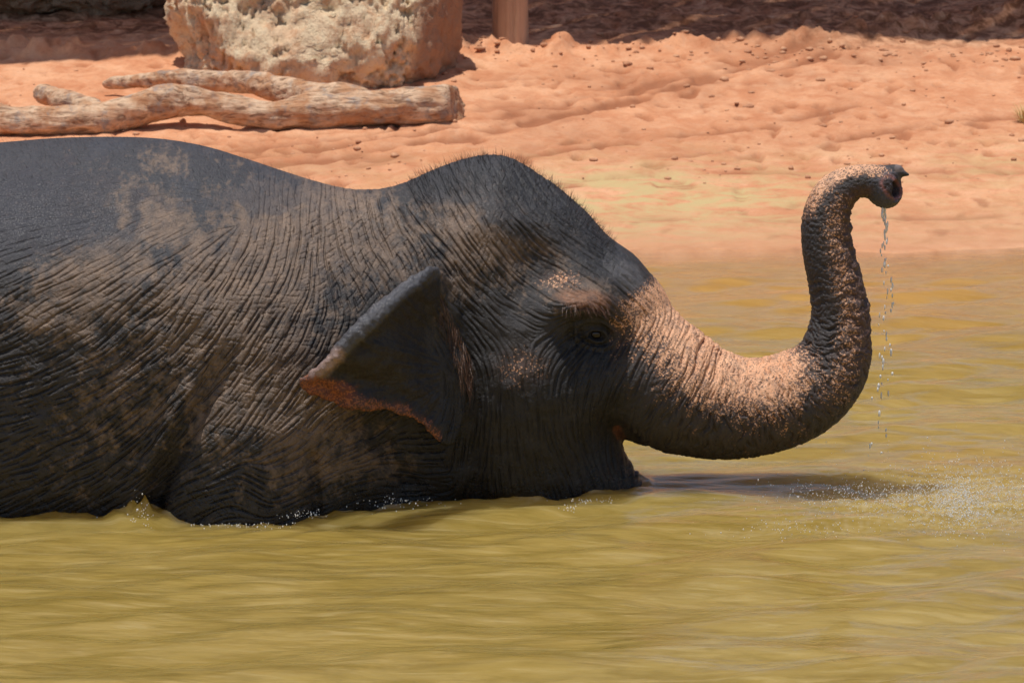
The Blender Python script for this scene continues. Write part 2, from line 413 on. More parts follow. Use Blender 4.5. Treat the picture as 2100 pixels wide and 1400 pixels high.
T_PTS = [(-600, 600, .42), (-400, 600, .56), (-150, 600, .60), (0, 620, .60), (0, 900, .60), (-300, 950, .55), (0, 420, .55), (230, 400, .50), (250, 650, .585), (250, 900, .555),
         (200, 1050, .50), (480, 470, .46), (480, 650, .54), (450, 880, .55), (450, 1050, .50), (620, 520, .40), (620, 700, .475), (620, 900, .49), (620, 1050, .44), (740, 480, .315),
         (740, 640, .365), (740, 850, .385), (740, 1000, .34), (830, 470, .265), (835, 600, .305), (860, 800, .325), (870, 1000, .24), (960, 400, .245), (960, 500, .285),
         (955, 620, .315), (965, 800, .335), (965, 960, .265), (1050, 400, .225), (1060, 520, .265), (1070, 620, .29), (1070, 720, .325), (1080, 850, .325), (1080, 980, .26),
         (1150, 470, .215), (1140, 560, .235), (1170, 618, .300), (1225, 630, .275), (1222, 690, .232), (1160, 720, .285), (1150, 830, .305), (1150, 960, .235), (1250, 545, .195), (1290, 640, .195),
         (1300, 740, .195), (1240, 800, .235), (1260, 900, .14), (1235, 960, .165), (1310, 1010, .085)]
gx = np.arange(-2.66, 1.34, H); gz = np.arange(-1.27, 1.30, H); gy = np.arange(-0.80, 0.0001 + H * 0.5, H)
gy = gy - gy[-1] - H * 0.5                                    # samples straddle y = 0
X2, Z2 = np.meshgrid(gx, gz, indexing='ij')
tp = np.array(T_PTS); tw = at(tp[:, 0], tp[:, 1], -tp[:, 2])
T2 = np.clip(tps(tw[:, [0, 2]], tp[:, 2], X2, Z2, 2e-4), 0.05, 0.64)
sdo = poly_sd(X2, Z2, outline)
R2 = 0.44 - 0.23 * ss(-0.45, -0.15, X2) - 0.06 * ss(-0.1, 0.3, X2)
R2 = R2 + (0.11 - R2) * ss(0.20, 0.34, X2) * ss(0.20, 0.02, Z2)
def local(x, z):
    i = np.clip(((x - gx[0]) / H).astype(int), 0, len(gx) - 1); k = np.clip(((z - gz[0]) / H).astype(int), 0, len(gz) - 1); return i, k
# sculpted relief on the flanks and face (metres of half-width)
FX, FY = proj(np.stack([X2, -np.clip(T2, 0.1, 0.6), Z2], -1))
relief = 0.0
relief = relief + 0.030 * gauss(FX, FY, 1185, 622, 55, 20, -8)              # brow
relief = relief - 0.028 * gauss(FX, FY, 1215, 690, 50, 30, 0)               # eye socket
relief = relief + 0.012 * gauss(FX, FY, 1110, 770, 50, 50)                  # cheek bone
relief = relief - 0.026 * gauss(FX, FY, 1095, 540, 60, 40, -30)             # temple hollow
relief = relief + 0.016 * gauss(FX, FY, 1000, 470, 50, 60, 0)               # dome
relief = relief + 0.014 * gauss(FX, FY, 1235, 500, 20, 75, 40)              # ridge of the forehead
d_, t_ = seg_dist(FX, FY, [(950, 560), (965, 700), (965, 900), (975, 1010)]); relief = relief - 0.020 * np.exp(-(d_ / 26)**2) * ss(0, .35, t_)   # behind the jaw
d_, t_ = seg_dist(FX, FY, [(492, 660), (455, 760), (400, 870), (345, 960), (305, 1060)])
relief = relief - 0.060 * np.exp(-(d_ / 26)**2) * ss(0.05, 0.6, t_)         # fold between foreleg and flank
d_, t_ = seg_dist(FX, FY, [(385, 800), (345, 880), (300, 960)]); relief = relief + 0.02 * np.exp(-(d_ / 18)**2)
d_, t_ = seg_dist(FX, FY, [(420, 850), (365, 950), (330, 1040)]); relief = relief - 0.035 * np.exp(-(d_ / 16)**2)
d_, t_ = seg_dist(FX, FY, [(640, 940), (650, 1060)]); relief = relief - 0.03 * np.exp(-(d_ / 12)**2)
d_, t_ = seg_dist(FX, FY, [(760, 880), (830, 990)]); relief = relief - 0.03 * np.exp(-(d_ / 25)**2)
relief = relief + 0.030 * gauss(FX, FY, 500, 960, 95, 110)
relief = relief + 0.012 * gauss(FX, FY, 470, 420, 60, 90, 0)                # shoulder blade
relief = relief + 0.006 * fbm(FX / 70, FY / 70, 1.0, 3)
T2 = T2 + relief
u2 = np.minimum(sdo / R2, 1.0); W2 = T2**2 * (2 * u2 - u2 * u2)
def fieldF(W2):
    dx, dz = np.gradient(W2, H)
    g2 = dx**2 + dz**2
    y = gy[None, :, None]
    return ((y**2 - W2[:, None, :]) / np.sqrt(g2[:, None, :] + 4 * y**2 + 1e-4)).astype(np.float32)
F = fieldF(W2)
# trunk: a tapering tube along its centre line
TR = [(1262, 705, 118), (1338, 774, 136), (1432, 820, 118), (1530, 836, 103), (1630, 812, 95), (1700, 757, 80), (1724, 665, 63), (1715, 588, 56.5), (1698, 510, 53),
      (1695, 447, 49.5), (1712, 400, 43), (1749, 374, 35), (1786, 371, 31), (1812, 383, 34), (1816, 392, 33)]
trc = catmull(np.array([(*P0([(a, b)])[0], r * 18.0 / FPX) for a, b, r in TR]), 18)
trs = np.concatenate([[0], np.cumsum(np.hypot(np.diff(trc[:, 0]), np.diff(trc[:, 1])))])
bx0, bz0 = local(np.array([0.2]), np.array([0.05])); bx0 = bx0[0]; bz0 = bz0[0]
Wt = np.full(X2.shape, -0.09); sub = (slice(bx0, None), slice(bz0, None))
xx, zz = X2[sub], Z2[sub]; ww = Wt[sub].copy()
for (cx, cz, r) in trc: ww = np.maximum(ww, r * r - (xx - cx)**2 - (zz - cz)**2)
Wt[sub] = ww
Ft = fieldF(Wt)
F = smin(F, Ft, 0.035)
# mouth: a slot between the upper lip and the lower jaw
def capsule(Xs, Ys, Zs, a, b, ra, rb):
    a = np.array(a); b = np.array(b); ab = b - a; L = (ab**2).sum()
    t = np.clip(((Xs - a[0]) * ab[0] + (Ys - a[1]) * ab[1] + (Zs - a[2]) * ab[2]) / L, 0, 1)
    return np.sqrt((Xs - a[0] - t * ab[0])**2 + (Ys - a[1] - t * ab[1])**2 + (Zs - a[2] - t * ab[2])**2) - (ra + (rb - ra) * t)
def box(x0, x1, y0, y1, z0, z1):
    i = slice(*np.searchsorted(gx, (x0, x1))); j = slice(*np.searchsorted(gy, (y0, y1))); k = slice(*np.searchsorted(gz, (z0, z1)))
    return (i, j, k), np.meshgrid(gx[i], gy[j], gz[k], indexing='ij')
# legs under the water
for (x, y, top, bot, ztop) in ((-0.86, -0.37, .23, .165, 0.25), (-2.02, -0.36, .27, .17, 0.2)):
    s, (a, b, c_) = box(x - .45, x + .45, -.8, .1, -1.27, 0.7)
    leg = smin(capsule(a, b, c_, (x, y + .03, ztop), (x + 0.02, y, -0.45), top, bot), capsule(a, b, c_, (x + 0.02, y, -0.45), (x, y, -1.06), bot, bot * 0.97), 0.05)
    leg = smax(leg, -1.155 - c_, 0.03)
    F[s] = smin(F[s], leg, 0.07)
s, (a, b, c_) = box(-2.66, -2.2, -.2, .1, -0.6, .75)               # tail
F[s] = smin(F[s], smin(capsule(a, b, c_, (-2.48, 0, .62), (-2.57, 0, .2), .055, .032), capsule(a, b, c_, (-2.57, 0, .2), (-2.58, 0, -.45), .032, .02), .02), 0.05)
# ear: a concave sheet with a rolled upper rim, root on the side of the head
EY = [(905, 540, -.355), (925, 640, -.335), (940, 760, -.335), (940, 880, -.335), (880, 545, -.44), (820, 585, -.545), (760, 640, -.605), (690, 700, -.625), (640, 750, -.605), (610, 785, -.575),
      (660, 800, -.565), (740, 830, -.525), (740, 760, -.545), (800, 720, -.50), (820, 860, -.455), (870, 880, -.40), (885, 760, -.365), (885, 660, -.365), (850, 650, -.43), (800, 790, -.475), (900, 910, -.375)]
ep = np.array(EY); ew = at(ep[:, 0], ep[:, 1], ep[:, 2])
EO = [(900, 548, -.40), (868, 548, -.46), (820, 583, -.54), (760, 640, -.60), (700, 700, -.62), (655, 745, -.61), (622, 768, -.59), (611, 786, -.575), (630, 806, -.56), (668, 822, -.545), (705, 840, -.53),
      (760, 843, -.51), (815, 852, -.47), (860, 872, -.42), (893, 905, -.38), (925, 915, -.33), (955, 860, -.30), (960, 700, -.30), (935, 580, -.32)]
eo = np.array(EO); eow = at(eo[:, 0], eo[:, 1], eo[:, 2])
s, (a, b, c_) = box(-0.80, -0.08, -.80, -.2, 0.0, 0.80)
XE, ZE = X2[s[0], s[2]], Z2[s[0], s[2]]
E2 = tps(ew[:, [0, 2]], -ep[:, 2], XE, ZE, 2e-4)
EPX, EPY = proj(np.stack([XE, -E2, ZE], -1))
E2 = E2 + 0.018 * gauss(EPX, EPY, 800, 730, 30, 22, 20) - 0.02 * gauss(EPX, EPY, 860, 690, 30, 60) + 0.006 * fbm(EPX / 60, EPY / 60, 3.0, 2) \
    + 0.012 * np.sin(EPX / 19.0) * gauss(EPX, EPY, 690, 835, 110, 22)
for pts_, w_, h_ in (([(745, 742), (775, 712), (808, 703), (832, 730), (845, 790)], 22, .016), ([(770, 760), (800, 738), (818, 765)], 12, .010), ([(700, 770), (760, 790), (830, 812), (880, 850)], 22, -.014), ([(660, 790), (690, 812)], 10, -.010)):
    E2 = E2 + h_ * np.exp(-(seg_dist(EPX, EPY, pts_)[0] / w_)**2)
so_ = 0.006 * fbm(XE * 30, ZE * 30, 2.0, 3) + poly_sd(XE, ZE, [tuple(p) for p in catmull(eow[:, [0, 2]], 4)])
e1, e3 = np.gradient(E2, H)
d1 = np.abs(-b - E2[:, None, :]) / np.sqrt(1 + e1**2 + e3**2)[:, None, :] - 0.010
ear = smax(d1, (-so_)[:, None, :] + 0.004, 0.012)
roll = catmull(np.array([at(p[0], p[1], p[2]) for p in ((885, 556, -.425), (850, 582, -.50), (800, 622, -.585), (750, 668, -.635), (705, 712, -.645), (668, 752, -.63), (640, 778, -.60))]), 3)
rr = np.interp(np.linspace(0, 1, len(roll)), [0, .2, .5, .8, 1], [.010, .022, .028, .019, .010])
for i in range(len(roll) - 1): ear = smin(ear, capsule(a, b, c_, roll[i], roll[i + 1], rr[i], rr[i + 1]), 0.012)
bm_ = roll + np.array([0.0, -0.012, -0.028])
F[s] = smin(F[s], ear, 0.014)
# trunk tip: open cup with two nostrils, finger on the upper lip
def p3(px, py, y=0.0): return tuple(at(px, py, y))
s, (a, b, c_) = box(0.98, 1.30, -.16, .02, 0.80, 1.12)
cup = smin(capsule(a, b, c_, p3(1808, 385), p3(1818, 393), .048, .046), capsule(a, b, c_, p3(1790, 372), p3(1808, 380), .046, .048), 0.02)
fing = smin(capsule(a, b, c_, p3(1795, 357), p3(1838, 352), .026, .020), capsule(a, b, c_, p3(1838, 352), p3(1864, 359), .018, .006), .012)
hole = smin(capsule(a, b, c_, p3(1822, 378, -.014), p3(1852, 388, -.040), .010, .033), capsule(a, b, c_, p3(1822, 392, -.014), p3(1850, 396, -.040), .008, .026), .012)
hole = np.minimum(hole, capsule(a, b, c_, p3(1785, 374, -.018), p3(1830, 382, -.020), .010, .013))
f = smin(F[s], cup, 0.02); f = smax(f, -hole, 0.008); f = smin(f, fing, 0.012); F[s] = f
# gape of the mouth
s, (a, b, c_) = box(0.2, 0.5, -.3, .02, 0.0, 0.36)
F[s] = smax(F[s], -capsule(a, b, c_, p3(1335, 945, -.02), p3(1262, 868, -.16), .035, .006), 0.02)
Ffull = np.concatenate([F, F[:, ::-1, :]], 1); del F, Ft
V, Q = surface_nets(Ffull, (gx[0], gy[0], gz[0]), H); del Ffull
# keep the largest connected surface only
E, _ = edges_of(Q)
lab = np.arange(len(V))
for _ in range(400):
    a = np.minimum(lab[E[:, 0]], lab[E[:, 1]]); new = lab.copy(); np.minimum.at(new, E[:, 0], a); np.minimum.at(new, E[:, 1], a); new = new[new]
    if (new == lab).all(): break
    lab = new
main = np.bincount(lab).argmax(); keep = lab == main
remap = np.cumsum(keep) - 1; Q = remap[Q[keep[Q[:, 0]]]]; V = V[keep]
E, _ = edges_of(Q)
V = smooth(V, E, 3, 0.5)
# refine the side that can be seen
vp = proj(V)
sel = ((V[Q, 1] < 0.03).all(1) & (V[Q, 0] > -1.78).all(1) & (V[Q, 2] > -0.10).all(1)) | ((V[Q, 0] > 0.85).all(1))
E, FE = edges_of(Q)
split = np.zeros(len(E), bool); split[FE[sel].ravel()] = True
mid_id = np.full(len(E), -1); mid_id[split] = len(V) + np.arange(split.sum())
fc_id = len(V) + split.sum() + np.arange(sel.sum())
QS = Q[sel]; ES = FE[sel]
V = np.concatenate([V, V[E[split]].mean(1), V[QS].mean(1)])
m_ = mid_id[ES]
newq = np.concatenate([np.stack([QS[:, k], m_[:, k], fc_id, m_[:, (k + 3) % 4]], 1) for k in range(4)])
rest = ~sel; touched = rest & (mid_id[FE] >= 0).any(1)
plain = Q[rest & ~touched]
ngons = []
for q, e in zip(Q[touched], FE[touched]):
    p = []
    for k in range(4):
        p.append(int(q[k]))
        if mid_id[e[k]] >= 0: p.append(int(mid_id[e[k]]))
    ngons.append(p)
fineE, _ = edges_of(newq)
isfine = np.zeros(len(V), bool); isfine[newq.ravel()] = True
bord = np.zeros(len(V), bool)
for p in ngons: bord[p] = True
V = smooth(V, fineE, 4, 0.5, isfine & ~bord)
tri = np.concatenate([newq[:, :3], newq[:, [0, 2, 3]], plain[:, :3], plain[:, [0, 2, 3]], np.array([[p[0], p[i], p[i + 1]] for p in ngons for i in range(1, len(p) - 1)])])
N = vnormals(V, tri)
print('elephant verts', len(V), 'fine quads', len(newq))

# ---- photo-side coordinates of every vertex (mirrored for the far side)
Vm = V.copy(); Vm[:, 1] = -np.abs(Vm[:, 1]); PX, PY = proj(Vm); YM = -Vm[:, 1]
td = np.full(len(V), 9.0); ti = np.zeros(len(V), int); tsel = (V[:, 0] > 0.2) & (V[:, 2] > 0)
tv = V[tsel][:, [0, 2]]; best = np.full(len(tv), 9.0); bi = np.zeros(len(tv), int)
for i, (cx, cz, r) in enumerate(trc):
    d = np.hypot(tv[:, 0] - cx, tv[:, 1] - cz); mm = d < best; best[mm] = d[mm]; bi[mm] = i
td[tsel] = best; ti[tsel] = bi
tang = np.gradient(trc[:, :2], axis=0); tang /= np.linalg.norm(tang, axis=1)[:, None]
cen = trc[ti, :2]; off = np.stack([V[:, 0] - cen[:, 0], V[:, 2] - cen[:, 1]], 1)
side = off[:, 0] * -tang[ti, 1] + off[:, 1] * tang[ti, 0]                 # + towards the upper (dorsal) side
tS = trs[ti] + (off * tang[ti]).sum(1); tR = trc[ti, 2]
phi = np.arctan2(side, -np.abs(V[:, 1]) - 1e-4)
on_trunk = ss(0.10, 0.22, trs[ti]) * ss(1.35, 1.05, td / tR) * (tsel)
dors = np.clip(side / tR, -1, 1)
is_ear = (YM > np.interp(PX, [600, 740, 840, 900, 930], [.56, .455, .39, .36, .5])) & (PX > 600) & (PX < 925) & (PY > 525) & (PY < 925)
ear_f = is_ear.astype(float); _cnt = np.maximum(np.bincount(fineE.ravel(), minlength=len(V)), 1)
for _ in range(14): ear_f = np.where(isfine, 0.5 * ear_f + 0.5 * (np.bincount(fineE[:, 0], ear_f[fineE[:, 1]], len(V)) + np.bincount(fineE[:, 1], ear_f[fineE[:, 0]], len(V))) / _cnt, ear_f)

# ---- wrinkle maps: noise smeared along the lie of the skin
R_ = 2.0; lx = np.arange(-420, 1420, R_); ly = np.arange(240, 1180, R_); LX, LY = np.meshgrid(lx, ly, indexing='ij')
ANG = [(-300, 800, 5), (0, 800, 14), (0, 950, 20), (150, 780, 22), (250, 850, 34), (150, 1000, 28), (300, 700, 42), (400, 640, 50), (450, 750, 54), (350, 900, 52), (520, 600, 58), (520, 800, 55), (600, 500, 76),
       (600, 650, 60), (620, 900, 45), (650, 800, 46), (600, 400, 86), (660, 430, 93), (720, 430, 102), (780, 450, 110), (830, 520, 120), (760, 560, 120), (700, 600, 112), (660, 690, 60), (900, 480, 128),
       (960, 560, 128), (1000, 600, 132), (1060, 620, 150), (900, 400, 112), (1000, 400, 120), (1100, 500, 140), (1150, 560, 146), (1100, 800, 98), (1000, 900, 85), (1150, 950, 112), (1180, 655, 20),
       (1160, 720, 45), (1250, 640, 140), (1280, 720, 60), (1240, 760, 70), (420, 1000, 25), (530, 1000, 140), (590, 1000, 25), (650, 950, 35), (720, 980, 12), (820, 950, 165), (100, 400, 5), (250, 350, 0),
       (450, 400, 165), (300, 500, 30), (150, 600, 30), (780, 900, 30)]
cs = np.zeros(LX.shape); sn = np.zeros(LX.shape)
for (ax, ay, an) in ANG:
    w = 1 / ((LX - ax)**2 + (LY - ay)**2 + 900)**1.3
    cs += w * math.cos(2 * math.radians(an)); sn += w * math.sin(2 * math.radians(an))
th = 0.5 * np.arctan2(sn, cs) + 0.16 * fbm(LX / 90, LY / 90, 2.2, 3)
fxs, fys = np.cos(th), -np.sin(th)
def blur(A, s):
    kx = np.fft.fftfreq(A.shape[0])[:, None]; ky = np.fft.rfftfreq(A.shape[1])[None]
    return np.fft.irfft2(np.fft.rfft2(A) * np.exp(-2 * (math.pi * s)**2 * (kx**2 + ky**2)), s=A.shape)
def bil(A, i, j):
    i = np.clip(i, 0, A.shape[0] - 1.001); j = np.clip(j, 0, A.shape[1] - 1.001); a = i.astype(int); b = j.astype(int); u = i - a; v = j - b
    return (A[a, b] * (1 - u) + A[a + 1, b] * u) * (1 - v) + (A[a, b + 1] * (1 - u) + A[a + 1, b + 1] * u) * v
def lic(s_lo, s_hi, steps, seed):
    A = np.random.default_rng(seed).normal(size=LX.shape); A = blur(A, s_lo) - blur(A, s_hi); A /= A.std()
    acc = A.copy(); I0, J0 = np.meshgrid(np.arange(LX.shape[0], dtype=float), np.arange(LX.shape[1], dtype=float), indexing='ij')
    for sg in (1, -1):
        i, j = I0.copy(), J0.copy(); px_, py_ = fxs * sg, fys * sg
        for k in range(steps):
            dx, dy = bil(fxs, i, j), bil(fys, i, j); fl = np.sign(dx * px_ + dy * py_); fl[fl == 0] = 1
            px_, py_ = dx * fl, dy * fl; i = i + px_ * 1.3; j = j + py_ * 1.3
            acc += bil(A, i, j) * (1 - (k + 1) / (steps + 1))
    return acc / acc.std()
L1 = lic(0.85, 1.9, 13, 11); L2 = lic(2.4, 5.5, 24, 12)
_f = (fxs, fys); _c, _s = math.cos(1.1), math.sin(1.1); fxs, fys = _f[0] * _c - _f[1] * _s, _f[0] * _s + _f[1] * _c
L4 = lic(0.85, 1.9, 6, 15)
vi, vj = (PX - lx[0]) / R_, (PY - ly[0]) / R_
w1, w2, w4 = bil(L1, vi, vj), bil(L2, vi, vj), bil(L4, vi, vj)
crease = lambda w: -np.clip(-w - 0.15, 0, 2.2)**1.15 + 0.22 * np.clip(w, 0, 2)
A_ = np.zeros(len(V))
for (cx, cy, sx, sy, an, amp) in ((150, 900, 300, 140, 10, 1.0), (-250, 850, 300, 200, 0, 1.0), (420, 760, 170, 150, 45, 1.0), (560, 620, 110, 120, 60, 0.75), (600, 880, 120, 130, 0, 0.75), (480, 1010, 130, 60, 0, 0.9), (700, 500, 90, 110, 90, 0.85),
                            (790, 520, 60, 110, 110, 1.0), (950, 540, 50, 90, 125, 0.7), (820, 940, 80, 60, 0, 1.0), (1230, 800, 60, 100, 0, 0.25)):
    A_ = np.maximum(A_, amp * gauss(PX, PY, cx, cy, sx * 1.15, sy * 1.15, an))
A_ = np.clip(A_ * 1.15, 0, 1) + 0.10
upm = ss(430, 600, PY + 0.45 * np.maximum(PX - 400, 0)); A_ *= upm * 0.93 + 0.07
A_ = A_ * (1 - on_trunk) * (1 - 0.9 * ear_f)
face = ss(900, 980, PX) * (1 - on_trunk)
D = A_ * (0.0021 * crease(w1) + 0.0016 * crease(w2) + 0.0009 * crease(w4))
D += (1 - on_trunk) * (1 - ear_f) * (0.0010 * crease(w1) * (0.35 + 0.65 * (1 - face)) * (0.25 + 0.75 * upm) + 0.0009 * face * w1)
# trunk rings and warts
rad = tR
ringn = noise(tS * 62 + 1.6 * noise(phi * 1.6, tS * 5, 3.0), phi * 1.1, 2.0); ring2 = noise(tS * 125 + 2.0 * noise(phi * 3, tS * 14, 5.0), phi * 3.0, 6.0)
wart = noise(tS * 130, phi * rad * 110, 4.0); wart2 = noise(tS * 70, phi * rad * 95, 8.0)
tn = trs[ti] / trs[-1]
ventral = ss(0.2, -0.6, dors) * ss(0.52, 0.60, tn) * ss(0.97, 0.9, tn)
Dt = 0.0030 * crease(ringn * 2.4) * ss(-1.1, 0.0, dors + 0.3) * ss(0.9, 0.6, tn) + 0.0026 * crease(ring2 * 2.4) * ss(0.75, 0.5, tn) + 0.0012 * crease(ring2 * 2.4) + 0.0012 * wart * ss(.35, .7, tn) + 0.0008 * wart
Dt += ventral * 0.0060 * noise(tS * 42, phi * 2.2, 1.0)
for (px, py) in ((1392, 640), (1418, 662), (1445, 690), (1478, 720)):                # deep creases over the bridge of the trunk
    q = P0([(px, py)])[0]; k = np.argmin((trc[:, 0] - q[0])**2 + (trc[:, 1] - q[1])**2)
    Dt += -0.011 * np.exp(-((tS - trs[k] - 0.006 * np.sin(phi * 5)) / 0.0065)**2) * ss(0.45, 0.95, dors)
D = D + on_trunk * Dt
# ears: faint folds; tip frayed
era = np.arctan2(PY - 760, 960 - PX); D += ear_f * (0.0022 * fbm(PX / 14, PY / 18, 4.0, 3) + 0.0030 * fbm(era * 9, np.hypot(PX - 960, PY - 760) / 90, 6.0, 3))
# eye lids: two arcs round the eyeball
EYE = (1222, 687)
ex, ey = PX - EYE[0], PY - EYE[1]; er = np.hypot(ex * 0.8, (ey - 0.12 * ex) * 1.25)
eye_m = (YM > 0.1) & (PX > 1100) & (PX < 1340) & (PY > 600) & (PY < 780)
lid = np.exp(-((er - 17) / 5.5)**2) * 0.010 - 0.012 * np.exp(-(er / 9.0)**2) + 0.004 * np.exp(-((er - 33) / 5)**2) - 0.005 * np.exp(-((er - 25) / 4)**2) - 0.003 * np.exp(-((er - 42) / 5)**2)
D += eye_m * lid
D += 0.0008 * fbm(V[:, 0] * 60, V[:, 1] * 60, V[:, 2] * 60, 2)
D *= np.where(isfine, 1.0, 0.4)
V = V + N * D[:, None]

# ---- skin pigment, dust and mud (plus shade painted on the face and sheen on the ear rim)
n_a = fbm(PX / 55, PY / 55, 1.5, 5, 0.6); n_b = fbm(PX / 22, PY / 30, 4.5, 4, 0.6); n_d = fbm(PX / 9, PY / 9, 11.5, 3, 0.6); n_c = fbm(PX / 120, PY / 110, 7.5, 3)
char = np.array([0.034, 0.029, 0.027]); slate = np.array([0.048, 0.047, 0.052]); dust = np.array([0.205, 0.140, 0.096]); dark = np.array([0.013, 0.011, 0.011])
C = np.tile(char, (len(V), 1))
def lay(C, colr, f): return C + (np.asarray(colr) - C) * np.clip(f, 0, 1)[:, None]
back = ss(640, 470, PY + 0.15 * n_a * 100) * ss(900, 700, PX)
C = lay(C, slate, back * 0.9)
dm = 0.0
for (cx, cy, sx, sy, an, amp) in ((300, 440, 45, 110, 70, .75), (200, 560, 110, 70, 30, .75), (560, 520, 130, 110, 50, .85), (450, 620, 130, 110, 50, .8), (110, 660, 28, 70, 75, .8), (690, 460, 90, 80, 90, .85), (520, 760, 120, 120, 55, .75),
                             (620, 870, 90, 90, 0, .8), (760, 500, 70, 90, 100, .7), (980, 470, 75, 60, -35, .95), (940, 560, 40, 60, 120, .65), (1130, 490, 70, 40, -40, .55), (1060, 420, 70, 40, 0, .3),
                             (300, 780, 160, 100, 35, .45), (750, 950, 35, 60, 90, .6), (1200, 600, 70, 30, 0, .5), (480, 860, 90, 120, 60, .3), (330, 330, 25, 40, 70, .5)):
    dm = np.maximum(dm, amp * gauss(PX, PY, cx, cy, sx * 1.15, sy * 1.15, an))
dmask = ss(0.20, 0.58, dm + 0.20 * n_a + 0.14 * n_b + 0.16 * n_d) * (0.72 + 0.28 * ss(-.5, .4, n_b))
C = lay(C, dust, dmask * 0.85 * (1 - ear_f) * (1 - on_trunk))
C = lay(C, (0.27, 0.180, 0.120), 0.5 * ss(0.5, 0.9, dm + 0.3 * n_a) * (1 - ear_f) * (1 - on_trunk))
blu = ss(0.15, 0.5, n_c + 0.4 * n_a) * ss(560, 450, PY) * ss(760, 500, PX); C = lay(C, (0.050, 0.052, 0.062), 0.7 * blu)
C = lay(C, (0.040, 0.038, 0.045), 0.9 * ss(.35, .6, gauss(PX, PY, 60, 430, 190, 75, 5) + 0.22 * n_a) * (PX < 400))
# hairy dark crown and forehead
crown = ss(.30, .55, np.maximum.reduce([gauss(PX, PY, 1000, 360, 130, 45, 5), gauss(PX, PY, 1150, 440, 150, 45, -42), gauss(PX, PY, 1090, 400, 90, 70)]) + 0.14 * n_a + 0.10 * n_b)
C = lay(C, (0.038, 0.037, 0.040), crown * 0.9)
# socket, cheek and jaw: dark pigment deepened with painted shade
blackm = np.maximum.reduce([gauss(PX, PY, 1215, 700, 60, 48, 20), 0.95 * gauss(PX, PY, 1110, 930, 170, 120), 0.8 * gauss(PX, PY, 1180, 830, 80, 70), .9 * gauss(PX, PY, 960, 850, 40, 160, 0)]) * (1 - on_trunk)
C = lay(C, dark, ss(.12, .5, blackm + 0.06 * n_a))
C = lay(C, (0.30, 0.135, 0.065), 0.75 * ss(.3, .75, gauss(PX, PY, 1200, 613, 52, 17, -6) + 0.1 * n_b) * (YM > .1))       # tawny brow
C = lay(C, (0.16, 0.15, 0.15), 0.5 * ss(.4, .8, gauss(PX, PY, 1290, 570, 25, 60, 45) + 0.15 * n_b))
# ear
C = lay(C, (0.022, 0.017, 0.015), ear_f)
rim = seg_dist(PX, PY, [(885, 545), (820, 585), (760, 642), (700, 702), (655, 750)])[0]
C = lay(C, (0.085, 0.082, 0.088), ear_f * ss(34, 22, rim))  # rolled rim painted paler, imitating sunlight and wet sheen
C = lay(C, (0.45, 0.30, 0.25), 0.8 * ear_f * ss(24, 8, seg_dist(PX, PY, [(690, 728), (660, 756), (625, 776)])[0]))
eo_d = seg_dist(PX, PY, [(625, 790), (660, 800), (700, 822), (760, 835), (815, 842), (862, 868), (895, 902)])[0]
orange = ear_f * ss(26, 6, eo_d + 8 * n_b); C = lay(C, (0.13, 0.042, 0.020), orange * 0.8)
red = ear_f * ss(.35, .8, gauss(PX, PY, 668, 800, 60, 26, -12) + 0.2 * n_b); C = lay(C, (0.20, 0.050, 0.034), red * 0.7)
# mouth
C = lay(C, (0.30, 0.10, 0.05), ss(13, 6, seg_dist(PX, PY, [(1266, 882), (1290, 925)])[0]) * (1 - on_trunk * 0.6) * (YM < .2))
# trunk: dark at the sides and below, pink-freckled on the bridge
pink = on_trunk * np.maximum(ss(-0.25, 0.75, dors + 0.25 * n_b) * ss(0.60, 0.42, tn), 0)
pink = np.maximum(pink, on_trunk * 0.95 * ss(.80, .88, tn) * ss(.2, .8, dors + 0.1 * n_b) * ss(1.0, .95, tn))
pink = np.maximum(pink, on_trunk * 0.42 * ss(.40, .5, tn) * ss(0.9, .0, np.abs(dors + .25)) * ss(.95, .85, tn))
brd, brt = seg_dist(PX, PY, [(1325, 560), (1372, 625), (1430, 685), (1500, 735), (1570, 752), (1640, 735)])
pink = np.maximum(pink * ss(0.2, 0.5, tn + (pink > 0) * 0.0) , 0.0) if False else pink
pink = np.maximum(pink, (0.72 * ss(135, 22, brd + 26 * n_b) + 0.28 * ss(235, 60, brd + 30 * n_b)) * ss(0.0, 0.12, brt) * ss(1.02, 0.9, brt) * ((V[:, 0] > 0.3) & ~is_ear))
pink = np.maximum(pink, 0.32 * gauss(PX, PY, 1070, 750, 40, 30) * (1 - ear_f)); pink = np.maximum(pink, 0.5 * gauss(PX, PY, 1150, 575, 30, 14))
ear_fr = np.maximum(0.50 * orange, 0.38 * red)
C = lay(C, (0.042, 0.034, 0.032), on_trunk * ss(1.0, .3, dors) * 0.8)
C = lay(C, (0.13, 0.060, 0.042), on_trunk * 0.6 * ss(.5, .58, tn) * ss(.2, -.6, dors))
C = lay(C, (0.075, 0.070, 0.085), on_trunk * ss(.95, .985, tn))
inh = seg_dist(PX, PY, [(1822, 376), (1834, 392)])[0]
C = lay(C, (0.30, 0.11, 0.09), on_trunk * ss(22, 14, inh) * ss(6, 12, inh) * (V[:, 1] < 0) * .8); C = lay(C, (0.03, 0.012, 0.010), on_trunk * ss(15, 9, inh))
C = lay(C, (0.22, 0.17, 0.16), 0.7 * (PX > 1835) * (PY < 353))
# wet band above the waterline
wetb = ss(0.16, 0.015, V[:, 2] + 0.05 * n_a) ; C = C * (1 - 0.45 * wetb)[:, None]
C = np.clip(C * (1 + 0.10 * n_b)[:, None], 0.004, 0.9)

